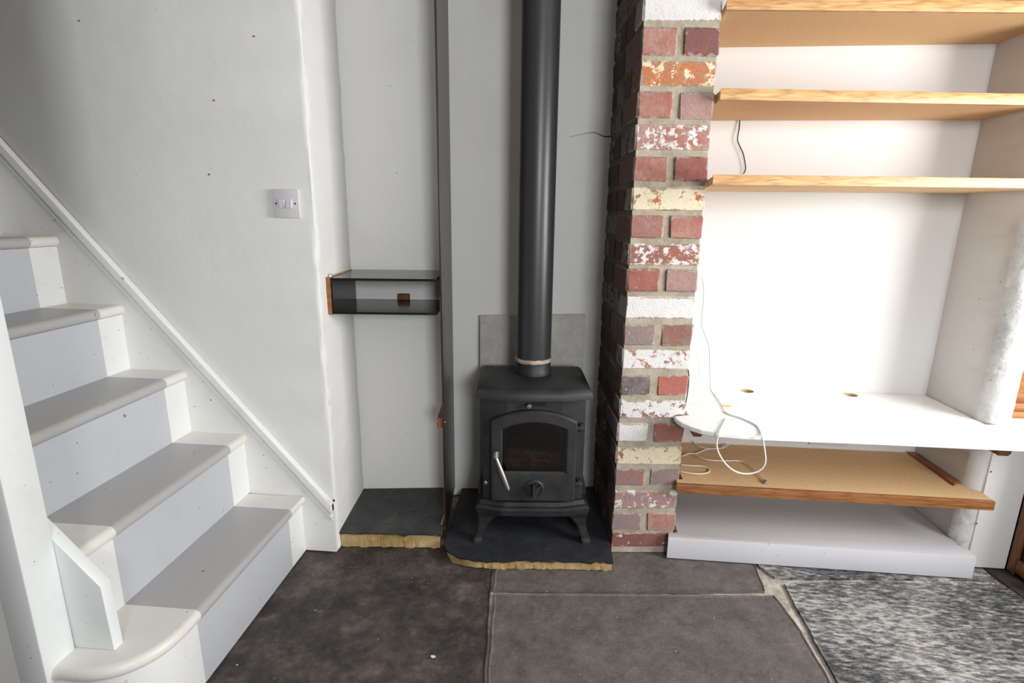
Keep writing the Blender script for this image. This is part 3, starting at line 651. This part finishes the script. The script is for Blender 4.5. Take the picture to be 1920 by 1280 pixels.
# spin valve and air controls
lathe('air_wheel', [(0.034, 0), (0.034, 0.006), (0.030, 0.010), (0.027, 0.010), (0.025, 0.006), (0.010, 0.005)], M_IRON, door, (0.004, yf + 0.001, zl(0.262)), (0, -1, 0), 32)
bm = bmesh.new()
for k in range(3):
    vs_ = bm_box(bm, (-0.003, -0.010, 0.004), (0.003, 0.0, 0.028)); bmesh.ops.rotate(bm, verts=vs_, cent=(0, 0, 0), matrix=Matrix.Rotation(k * 2 * math.pi / 3 + math.pi, 3, 'Y'))
bm_box(bm, (-0.007, -0.026, -0.024), (0.007, -0.004, 0.022))
bmesh.ops.translate(bm, verts=bm.verts, vec=(0.004, yf - 0.004, zl(0.262)))
from_bm('air_wheel_grip', bm, M_IRON, door)
box('air_slot', (-0.012, -0.1615, zl(0.558)), (0.038, -0.1585, zl(0.572)), M_SOOT, sv, 0.0)
lathe('air_slide_knob', [(0.004, 0), (0.004, 0.010), (0.009, 0.012), (0.010, 0.018), (0.007, 0.024), (0.001, 0.025)], M_BRASSY, sv, (-0.020, -0.160, zl(0.564)), (0, -1, 0), 16)
lathe('riddling_knob', [(0.003, 0), (0.003, 0.016), (0.007, 0.018), (0.009, 0.024), (0.007, 0.031), (0.001, 0.033)], M_CHROME, sv, (-0.168, -0.146, zl(0.276)), (0, -1, 0), 16)['label'] = 'chrome riddling knob'
# base tray, side plates, feet
bm = bmesh.new(); rings = []
for hw, yf_, z in ((0.185, -0.165, zl(0.150)), (0.200, -0.196, zl(0.158)), (0.203, -0.200, zl(0.180)), (0.196, -0.192, zl(0.186)), (0.190, -0.182, zl(0.188)), (0.186, -0.172, zl(0.199))):
    rings.append([bm.verts.new((x, y, z)) for x, y in octo(hw, yf_, 0.125, 0.022, 0.09)])
for A, B in zip(rings, rings[1:]):
    for k in range(6): bm.faces.new((A[k], A[(k + 1) % 6], B[(k + 1) % 6], B[k]))
bm.faces.new(rings[0][::-1]); bm.faces.new(rings[-1]); from_bm('base_tray', bm, M_IRON, sv)
for s in (-1, 1):
    prism('side_flare', [(s * 0.180, zl(0.19)), (s * 0.199, zl(0.19)), (s * 0.199, zl(0.215)), (s * 0.181, zl(0.30))], -0.10, 0.10, M_IRON, sv, axis='Y')
def leg(sx, yc, sy):
    bm = bmesh.new(); rings = []
    for cx, w, d, z, dy in ((0.158, 0.078, 0.060, zl(0.156), 0), (0.166, 0.056, 0.046, zl(0.142), 0), (0.178, 0.034, 0.038, zl(0.110), 0), (0.193, 0.028, 0.032, zl(0.060), 0.004), (0.197, 0.032, 0.038, zl(0.046), 0.005), (0.197, 0.032, 0.038, 0.0, 0.005)):
        rings.append([bm.verts.new((sx * cx + a * w / 2, yc + sy * dy + b * d / 2, z)) for a, b in ((-1, -1), (1, -1), (1, 1), (-1, 1))])
    for A, B in zip(rings, rings[1:]):
        for k in range(4): bm.faces.new((A[k], A[(k + 1) % 4], B[(k + 1) % 4], B[k]))
    bm.faces.new(rings[0]); bm.faces.new(rings[-1]); bm.normal_update()
    bmesh.ops.bevel(bm, geom=[e for e in bm.edges if abs(e.verts[0].co.z - e.verts[1].co.z) > 0.004], offset=0.005, segments=2, affect='EDGES')
    return from_bm('leg', bm, M_IRON, sv)
for sx in (-1, 1):
    leg(sx, -0.158, -1); leg(sx, 0.085, 1)
# firebox: brick back and log guard behind the glass
box('firebox_back', (-0.150, 0.095, zl(0.205)), (0.150, 0.108, zl(0.575)), M_SOOT, sv)
for k in range(3): box('fire_brick', (-0.095 + 0.072 * k, -0.115, zl(0.30) + 0.001 * k), (-0.026 + 0.072 * k, -0.085, zl(0.372) - 0.004 * (k % 2)), M_RUST, sv, 0.003)
tube('log_guard', [(-0.100, -0.128, zl(0.345)), (0.105, -0.128, zl(0.340))], 0.006, M_RUST, sv, 8, False)
tube('log_guard', [(-0.100, -0.128, zl(0.372)), (0.105, -0.128, zl(0.366))], 0.005, M_RUST, sv, 8, False)
box('guard_bar', (-0.012, -0.140, zl(0.305)), (0.010, -0.122, zl(0.385)), M_RUST, sv, 0.003)
tube('log', [(-0.08, -0.07, zl(0.392)), (0.02, -0.075, zl(0.400)), (0.09, -0.06, zl(0.385))], 0.018, M_SOOT, sv, 10)

# flue pipe on its collar
fp = thing('flue_pipe', 'tall black flue pipe rising from the top of the stove', 'flue pipe', (SO.x, SO.y, 0.6365), 0)
lathe('pipe', [(0.0635, 0.045), (0.0635, 1.725)], M_FLUE, fp, sides=64)
lathe('collar', [(0.066, -0.004), (0.066, 0.012), (0.0635, 0.016), (0.0635, 0.044)], M_IRON, fp, sides=48)
bm = bmesh.new(); N = 60; rr = []
for prof_r, h in ((0.0630, 0.040), (0.0675, 0.043), (0.0685, 0.049), (0.0665, 0.054), (0.0630, 0.056)):
    rr.append([bm.verts.new(((prof_r + 0.0018 * noise.noise((math.cos(a) * 6, math.sin(a) * 6, h * 90))) * math.cos(a), (prof_r + 0.0018 * noise.noise((math.cos(a) * 6, math.sin(a) * 6, h * 90))) * math.sin(a), h + 0.003 * noise.noise((math.cos(a) * 4, math.sin(a) * 4, 2)))) for a in [2 * math.pi * k / N for k in range(N)]])
for A, B in zip(rr, rr[1:]):
    for k in range(N): bm.faces.new((A[k], A[(k + 1) % N], B[(k + 1) % N], B[k]))
from_bm('cement_seal', bm, M_SEAL, fp, smooth=True)['label'] = 'pale smear of fire cement'
# grey heat board behind the stove
hbd = prism('heat_board', [(-0.208, ZH), (0.212, ZH), (0.212, 0.815), (-0.206, 0.808)], 0, 0.008, M_BOARD, None, axis='Y', bev=0.001)
hbd.location = (SO.x - 0.19 * math.sin(SA), SO.y + 0.188, 0); hbd.rotation_euler = (0, 0, R_(6.5))
tag(hbd, 'grey fibre-cement board standing against the wall behind the stove', 'board')

# ================================================================== BLACK BOARD, BOX SHELF
BA = R_(5.2)
bd = thing('upright_board', 'tall thin black-stained board standing on edge beside the stove', 'board', (-0.389, 1.765, 0), BA)
box('board', (-0.0032, 0.0, ZH), (0.0032, 0.335, CEIL - 0.002), M_STAINED, bd, 0.001, 1)
box('raw_edge', (-0.0036, -0.0003, ZH + 0.002), (-0.0026, 0.002, 0.92), M_BLOCK, bd)
for px, py in ((830, 513), (844, 503), (845, 576), (832, 594)):
    p = onX(px, py, -0.395); q = Matrix.Rotation(-BA, 3, 'Z') @ (p - Vector((-0.389, 1.765, 0)))
    lathe('screw', [(0.0035, 0), (0.0032, 0.001)], M_SCREW, bd, (0.0032, max(0.012, q.y), p.z), (1, 0, 0), 8)
bt = box('batten', (-0.023, 0.004, 0.452), (-0.0038, 0.22, 0.488), M_REDWOOD, bd, 0.001, 1)
lathe('bolt', [(0.0045, 0), (0.0045, 0.004), (0.001, 0.005)], M_STEEL, bt, (-0.022, 0.02, 0.4885), (0, 0, 1), 8)
lathe('bolt', [(0.004, 0), (0.004, 0.003), (0.001, 0.005)], M_STEEL, bd, (0.0034, 0.012, 0.470), (1, 0, 0), 8)

bx_ = thing('box_shelf', 'open black box shelf spanning the recess between wall and upright board', 'shelf', (-0.752, 1.722, 0), R_(5.0))
# local x to the right along the recess, y into it
box('top_panel', (0.004, 0.0, 0.978), (0.352, 0.285, 0.986), M_BLACKGLOSS, bx_, 0.0008, 1)
box('bottom_panel', (0.004, 0.0, 0.864), (0.352, 0.285, 0.872), M_BLACKGLOSS, bx_, 0.0008, 1)
box('side_panel', (0.0, 0.0, 0.8645), (0.005, 0.270, 0.985), M_BLACKGLOSS, bx_)
cl = box('wood_cleat', (-0.0215, 0.0, 0.862), (-0.0005, 0.262, 0.988), M_DARKOAK, bx_, 0.001, 1); cl['label'] = 'orange-brown oak side cleat'
lathe('bolt_head', [(0.009, 0), (0.009, 0.006), (0.006, 0.0085), (0.001, 0.009)], M_STEEL, cl, (-0.011, 0.03, 0.988), (0, 0, 1), 10)
box('corner_block', (0.168, 0.255, 0.8725), (0.212, 0.275, 0.897), M_BLOCK, bx_, 0.003, 1)
for z in (0.982,): lathe('screw', [(0.003, 0), (0.0028, 0.001)], M_SCREW, bx_, (0.347, 0.06, z + 0.004), (0, 0, 1), 8)

# ================================================================== LIGHT SWITCH
sw = thing('light_switch', 'white two-gang light switch plate on the wall by the stairs', 'light switch', (-0.850, 1.6645, 1.223), 0)
box('plate', (-0.043, -0.009, -0.043), (0.043, 0.0, 0.043), M_PLASTIC, sw, 0.0025, 2)
for i, (xa, tilt) in enumerate(((-0.020, 0.16), (0.002, -0.16))):
    bm = bmesh.new(); bm_box(bm, (xa, -0.0145, -0.014), (xa + 0.019, -0.008, 0.014)); bmesh.ops.rotate(bm, verts=bm.verts, cent=(0, -0.010, 0), matrix=Matrix.Rotation(tilt, 3, 'X'))
    bmesh.ops.bevel(bm, geom=bm.edges[:], offset=0.001, segments=1, affect='EDGES'); from_bm('rocker', bm, M_PLASTIC, sw)
for x in (-0.031, 0.031): lathe('screw', [(0.0028, 0), (0.0026, 0.0008)], M_SCREW, sw, (x, -0.009, 0), (0, -1, 0), 10)

# ================================================================== ALCOVE SHELVES
def oak_shelf(label, fl, fr, zb, zt_lip, zbl=0.0):
    """fl, fr: front corners (x, y); underside at zb; lipping up to zt_lip"""
    o = thing('wall_shelf', label, 'shelf', (0, 0, 0), 0, None)
    d = Vector((fr[0] - fl[0], fr[1] - fl[1])).normalized(); nrm = Vector((-d.y, d.x))
    ext = lambda x: (x, fl[1] + (x - fl[0]) * d.y / d.x)
    a, b = ext(fl[0]), ext(1.4355)
    L = 0.012
    lip = prism('lipping', [a, b, (b[0], b[1] + L), (a[0] + 0.002, a[1] + L)], zb, zt_lip, M_OAK, o, bev=0.0012)
    prism('panel', [(a[0] + 0.003, a[1] + L), (b[0], b[1] + L), (1.4355, 2.0995), (0.47, 2.0995), (0.462, 1.80)], zb + 0.001, zt_lip - 0.004, M_MDF, o)
    return o
def shelf_from_px(label, bl, br, tl, z):
    A, B = onZ(*bl, z), onZ(*br, z); T = onY(*tl, A.y).z
    return oak_shelf(label, (A.x, A.y), (B.x, B.y), z, T)
shelf_from_px('oak-lipped shelf, highest of the three shelves above the white counter', (1362, 18), (1920, 23), (1362, -4), 1.769)
shelf_from_px('oak-lipped shelf with strongly figured edge, middle of the three above the counter', (1350, 187), (1920, 197), (1350, 165), 1.531)
shelf_from_px('oak-lipped shelf, lowest of the three above the white counter', (1336, 346), (1920, 353), (1336, 327), 1.2875)

# ---- counter
ZC = 0.5375
ct = thing('counter', 'long white painted counter with a rounded end against the brick pier', 'counter', (0, 0, 0))
left_end = [onZ(p[0], p[1] + 0.6, ZC)[:2] for p in ((1264, 779), (1268, 785), (1278, 792), (1295, 799), (1315, 805), (1345, 810.5), (1390, 814.5), (1450, 817.5))]
outline = [tuple(p) for p in left_end] + [(1.0, 1.617), (1.94, 1.612), (1.94, 2.095), (1.518, 2.095), (1.518, 1.815), (1.519, 1.7995), (1.434, 1.7995), (1.434, 2.098), (0.462, 2.098), (0.462, 1.772)]
ctop = prism('counter_top', outline, ZC - 0.016, ZC, M_COUNTER, ct, bev=0.004, seg=3, smooth=False)
cutters = []
for px, py in ((1396, 728), (1592, 738)):
    p = onZ(px, py, ZC); c = lathe('cutter', [(0.026, -0.05), (0.026, 0.05)], None, None, (p.x, min(p.y, 2.066), ZC), (0, 0, 1), 28)
    md = ctop.modifiers.new('hole', 'BOOLEAN'); md.object = c; md.operation = 'DIFFERENCE'; md.solver = 'EXACT'; cutters.append((c, p))
bpy.context.view_layer.update()
dg = bpy.context.evaluated_depsgraph_get(); me2 = bpy.data.meshes.new_from_object(ctop.evaluated_get(dg)); ctop.modifiers.clear(); ctop.data = me2
for c, p in cutters:
    bpy.data.objects.remove(c)
    lathe('hole_lining', [(0.0262, -0.0158), (0.0262, -0.0015), (0.0252, -0.0015), (0.0252, -0.0158)], M_MDF, ct, (p.x, min(p.y, 2.066), ZC), (0, 0, 1), 28)['label'] = 'bare edge of the cable hole'
def wedge_block(label, lo, hi, cut):
    o = prism('support_block', [(lo[0] , hi[2]), (lo[0] + cut, lo[2]), (hi[0] - cut * .4, lo[2]), (hi[0], lo[2] + cut * .4), (hi[0], hi[2])], lo[1], hi[1], M_BLOCK, None, axis='Y', bev=0.001)
    return tag(o, label, 'wood block')
zb_ = ZC - 0.016
wedge_block('brown wooden block under the counter beside the brick pier', (0.457, 1.720, zb_ - 0.041), (0.500, 2.05, zb_ - 0.0003), 0.014)
wedge_block('brown wooden block under the counter beside the white post', (1.396, 1.700, zb_ - 0.052), (1.452, 1.796, zb_ - 0.0003), 0.020)

# ---- lower MDF shelf and plinth
ZM = 0.295
ms = thing('lower_shelf', 'deep bare fibreboard shelf with dark oak lipping under the white counter', 'shelf', (0, 0, 0))
prism('panel', [(0.440, 1.746), (1.462, 1.738), (1.466, 1.7955), (1.436, 1.800), (1.436, 2.098), (0.464, 2.098), (0.464, 1.773), (0.440, 1.771)], ZM - 0.030, ZM, M_MDF, ms)
prism('lipping', [(0.436, 1.735), (1.463, 1.726), (1.463, 1.738), (0.437, 1.747)], ZM - 0.033, ZM + 0.0005, M_DARKOAK, ms, bev=0.002)
pl = prism('plinth_box', [(0.424, 1.738), (1.447, 1.727), (1.455, 1.795), (1.436, 1.797), (1.436, 2.098), (0.47, 2.098), (0.462, 1.774), (0.428, 1.766)], 0.001, 0.086, M_PLINTH, None, bev=0.0025)
tag(pl, 'low grey painted plinth box on the floor under the alcove shelf', 'plinth')
e0, e1, e2, e3 = onZ(1700, 848, ZM), onZ(1716, 850, ZM), onZ(1811, 906, ZM), onZ(1788, 911, ZM)
off = prism('wood_strip', [(e0.x - .004, 2.085), (1.4345, 2.085), (1.4345, e2.y), (e3.x, e3.y)], ZM + 0.0006, ZM + 0.008, M_REDWOOD, None, bev=0.001)
tag(off, 'red-brown wood strip lying on the fibreboard shelf along the wall', 'wood strip')
# two double sockets low on the back wall below the counter
for k, (xa, xb, py, lab) in enumerate(((1436, 1508, 826, 'white double socket on the alcove wall nearer the brick pier'), (1517, 1590, 832.5, 'white double socket on the alcove wall nearer the white side wall'))):
    p, q = onY(xa, py, 2.09), onY(xb, py + 1.0, 2.09); o = thing('wall_socket', lab, 'socket', ((p.x + q.x) / 2, 2.0998, p.z + 0.040), 0, 'sockets under the counter')
    box('plate', (-0.073, -0.010, -0.043), (0.073, 0, 0.043), M_PLASTIC, o, 0.002)
    for s in (-0.036, 0.036):
        sk = box('socket_face', (s - 0.018, -0.0112, -0.022), (s + 0.018, -0.0095, 0.010), M_PLASTIC, o, 0.0008, 1)
        for a, b in ((0, 0.003), (-0.009, -0.012), (0.009, -0.012)): box('slot', (s + a - .002, -0.0114, b - .003), (s + a + .002, -0.0110, b + .003), M_HOLE, sk)
        box('rocker', (s * 0.35 - 0.006, -0.0135, 0.020), (s * 0.35 + 0.006, -0.0095, 0.034), M_PLASTIC, o, 0.001, 1)

# ---- right-hand cupboard pieces
cu = thing('wooden_cupboard', 'orange-brown wooden cupboard base standing on the counter beyond the white post', 'cupboard', (0, 0, 0))
box('base_rail', (1.530, 1.870, ZC + 0.0005), (1.94, 1.905, ZC + 0.022), M_ORANGE, cu, 0.002)
box('base_moulding', (1.536, 1.882, ZC + 0.0222), (1.935, 1.905, ZC + 0.048), M_ORANGE, cu, 0.003)
box('front_panel', (1.545, 1.906, ZC + 0.0005), (1.935, 1.925, 1.05), M_ORANGE, cu, 0.002)
box('side_panel', (1.545, 1.9255, ZC + 0.0005), (1.560, 2.094, 1.05), M_ORANGE, cu); box('side_panel', (1.920, 1.9255, ZC + 0.0005), (1.935, 2.094, 1.05), M_ORANGE, cu)
box('top_panel', (1.540, 1.900, 1.0505), (1.940, 2.094, 1.068), M_ORANGE, cu, 0.002)
gc = thing('glazed_cabinet', 'dark brown wooden cabinet door with glass under the counter end', 'cabinet', (0, 0, 0))
X0, X1 = 1.6085, 1.632
Y0 = 1.632
box('stile', (X0, 1.765, 0.002), (X1, 1.797, 0.5205), M_DOORWOOD, gc, 0.002); box('stile', (X0, Y0, 0.002), (X1, Y0 + 0.032, 0.5205), M_DOORWOOD, gc, 0.002)
box('rail', (X0, Y0 + 0.0325, 0.014), (X1, 1.7645, 0.062), M_DOORWOOD, gc, 0.002); box('rail', (X0, Y0 + 0.0325, 0.470), (X1, 1.7645, 0.5205), M_DOORWOOD, gc, 0.002)
box('glass', (X0 + 0.010, Y0 + 0.032, 0.0625), (X0 + 0.014, 1.765, 0.4695), M_PANE, gc)
box('side_panel', (X1 + .0005, 1.782, 0.002), (1.935, 1.797, 0.5205), M_DOORWOOD, gc); box('side_panel', (X1 + .0005, Y0, 0.002), (1.935, Y0 + 0.015, 0.5205), M_DOORWOOD, gc)
box('back_panel', (1.936, Y0, 0.002), (1.9485, 1.797, 0.5205), M_DOORWOOD, gc)
box('base_panel', (X1 + .0005, Y0 + 0.0155, 0.002), (1.935, 1.7815, 0.014), M_DOORWOOD, gc)

# ================================================================== CABLES AND SMALL THINGS
cz = ZC + 0.0028
loop = [onZ(1362, 784, cz), onZ(1356, 795, cz)] + [onZ(1350, 806, cz), onZ(1347.5, 812.5, cz + 0.001)] + [onY(x, y, 1.608) for x, y in ((1345, 821), (1344, 836), (1349, 852), (1362, 871), (1380, 884), (1400, 888), (1420, 884), (1432, 874), (1435.5, 862), (1434, 845), (1431, 828))] + [onZ(1428.5, 819, cz + 0.001), onZ(1426, 810, cz), onZ(1420, 799, cz), onZ(1405, 790, cz), onZ(1385, 782, cz), onZ(1366, 776, cz), onZ(1357, 770, cz)]
for i, p in enumerate(loop):
    if p.z > ZC - 0.01 and p.y > 1.60: p.z = max(p.z, cz)
tag(tube('white_cable', loop, 0.0026, M_CABLE, None, 8), 'white cable looping over the front edge of the counter', 'cable')
hang = [onY(1316, 521, 1.96), onY(1319.5, 540, 1.96), onY(1318, 575, 1.96), onY(1315, 605, 1.96), onY(1323, 632, 1.97), onY(1330, 655, 1.98), onY(1331, 690, 1.99), onY(1331.5, 722, 1.995)]
b0 = onZ(1332, 730, cz); hang += [b0, onZ(1344, 746, cz), onZ(1354, 762, cz), onZ(1357, 768, cz)]
tag(tube('thin_cable', hang, 0.0012, M_THIN, None, 6), 'thin grey cable hanging beside the pier down onto the counter', 'cable')
zc2 = ZM + 0.0048
cb = thing('cream_cable', 'cream cable lying in loose loops on the fibreboard shelf', 'cable', (0, 0, 0))
def run(pxs, r=0.0026, name='strand'): return tube(name, [onZ(x, y, zc2 + 0.0016 * math.sin(i * 1.3)) for i, (x, y) in enumerate(pxs)], r, M_CREAM, cb, 8)
run([(1290, 815), (1298, 827), (1310, 836), (1322, 840), (1340, 841)])
run([(1279, 855), (1292, 850), (1305, 850), (1322, 843), (1340, 840.5), (1355, 839.5), (1366, 834), (1358, 834), (1352, 840)])
run([(1302, 850), (1312, 857), (1330, 862), (1360, 863.5), (1385, 863.5), (1402, 870), (1420, 886), (1434, 901)])
run([(1277, 871), (1295, 872.5), (1315, 873.5), (1329, 878), (1328, 885), (1314, 888), (1295, 887), (1277, 884)])
p = onZ(1435, 906, ZM); box('plug', (p.x - 0.006, p.y - 0.008, ZM + 0.001), (p.x + 0.005, p.y + 0.010, ZM + 0.010), M_STEEL, cb, 0.001, 1)['label'] = 'small metal plug'
wire = [onY(1387, 224, 2.094), onY(1386, 240, 2.090), onY(1383, 262, 2.088), onY(1388, 276, 2.088), onY(1394, 290, 2.088), onY(1398, 315, 2.090), onY(1394, 326, 2.092)]
tag(tube('black_wire', wire, 0.0020, M_BLACKWIRE, None, 6), 'short black wire dangling between the middle and lowest oak shelves', 'wire')
bw = [onY(x, y, 1.80) for x, y in ((1299, 688), (1300.5, 700), (1299, 714))]
tag(tube('black_lead', [Vector((0.4575, 1.835, 0.70)), Vector((0.466, 1.83, 0.66)), Vector((0.467, 1.83, 0.60)), Vector((0.464, 1.835, ZC + 0.003))], 0.0022, M_BLACKWIRE, None, 6), 'black lead down the flank of the brick pier above the counter', 'wire')
tag(tube('pale_lead', [onY(1306, 655, 2.05), onY(1310, 680, 2.05), onY(1311, 700, 2.05), onY(1308, 720, 2.05)], 0.0014, M_CREAM, None, 6), 'short pale lead against the alcove wall beside the pier', 'cable')
p = onZ(1362, 761, ZC); yt = prism('yellow_tape', [(p.x + 0.018 * math.cos(a) * (1 + .1 * math.sin(3 * a)), p.y + 0.012 * math.sin(a)) for a in [k * math.pi / 8 for k in range(16)]], ZC + 0.0003, ZC + 0.0010, M_YELLOW)
tag(yt, 'scrap of yellow tape stuck on the white counter', 'tape')
a, b = onZ(828, 984, ZS), onZ(834, 950, ZS + 0.02)
tag(tube('wood_sliver', [Vector((a.x, a.y, ZS + 0.0045)), Vector((-0.402, a.y + 0.085, ZS + 0.016))], 0.004, M_STICK, None, 4, False), 'pale wood sliver lying on the slab against the black board', 'wood offcut')
# plaster chips and grit
p = onZ(812, 1230, 0)
bm = bmesh.new(); pts = [(0, 0), (0.010, 0.001), (0.014, -0.003), (0.006, -0.007), (0.001, -0.005)]
ch = prism('plaster_chip', [(p.x - 0.006 + a, p.y + b) for a, b in pts], 0.0005, 0.003, mat('white_chip', (0.85, 0.85, 0.85), 0.6)); tag(ch, 'white plaster chip lying on the dark flagstone', 'chip')
def grit(name, spots, label, seed):
    rnd = random.Random(seed); bm = bmesh.new()
    for x, y, z, s in spots:
        vs_ = [bm.verts.new((x + rnd.uniform(-s, s), y + rnd.uniform(-s, s), z + 0.0004)) for _ in range(3)] + [bm.verts.new((x, y, z + s * 0.7))]
        for f in ((0, 1, 2), (0, 1, 3), (1, 2, 3), (2, 0, 3)): bm.faces.new([vs_[i] for i in f])
    o = from_bm(name, bm, M_CHIP); o['kind'] = 'stuff'; tag(o, label, 'grit'); return o
rnd = random.Random(3)
grit('floor_grit', [(rnd.uniform(-0.85, 1.4), 0.75 + 0.85 * rnd.random() ** 0.7, 0.0, rnd.choice([0.0012, 0.0016, 0.002, 0.0028])) for _ in range(150)]
     + [(rnd.uniform(-0.75, -0.3), rnd.gauss(1.60, 0.05), 0.0, rnd.choice([0.001, 0.0016, 0.0022])) for _ in range(70)], 'pale grit and plaster crumbs scattered over the flagstones', 3)
grit('slab_grit', [(rnd.uniform(-0.74, -0.41), rnd.uniform(1.72, 1.95), ZS, rnd.choice([0.001, 0.0015, 0.0022])) for _ in range(80)], 'pale crumbs scattered over the slate slab', 4)
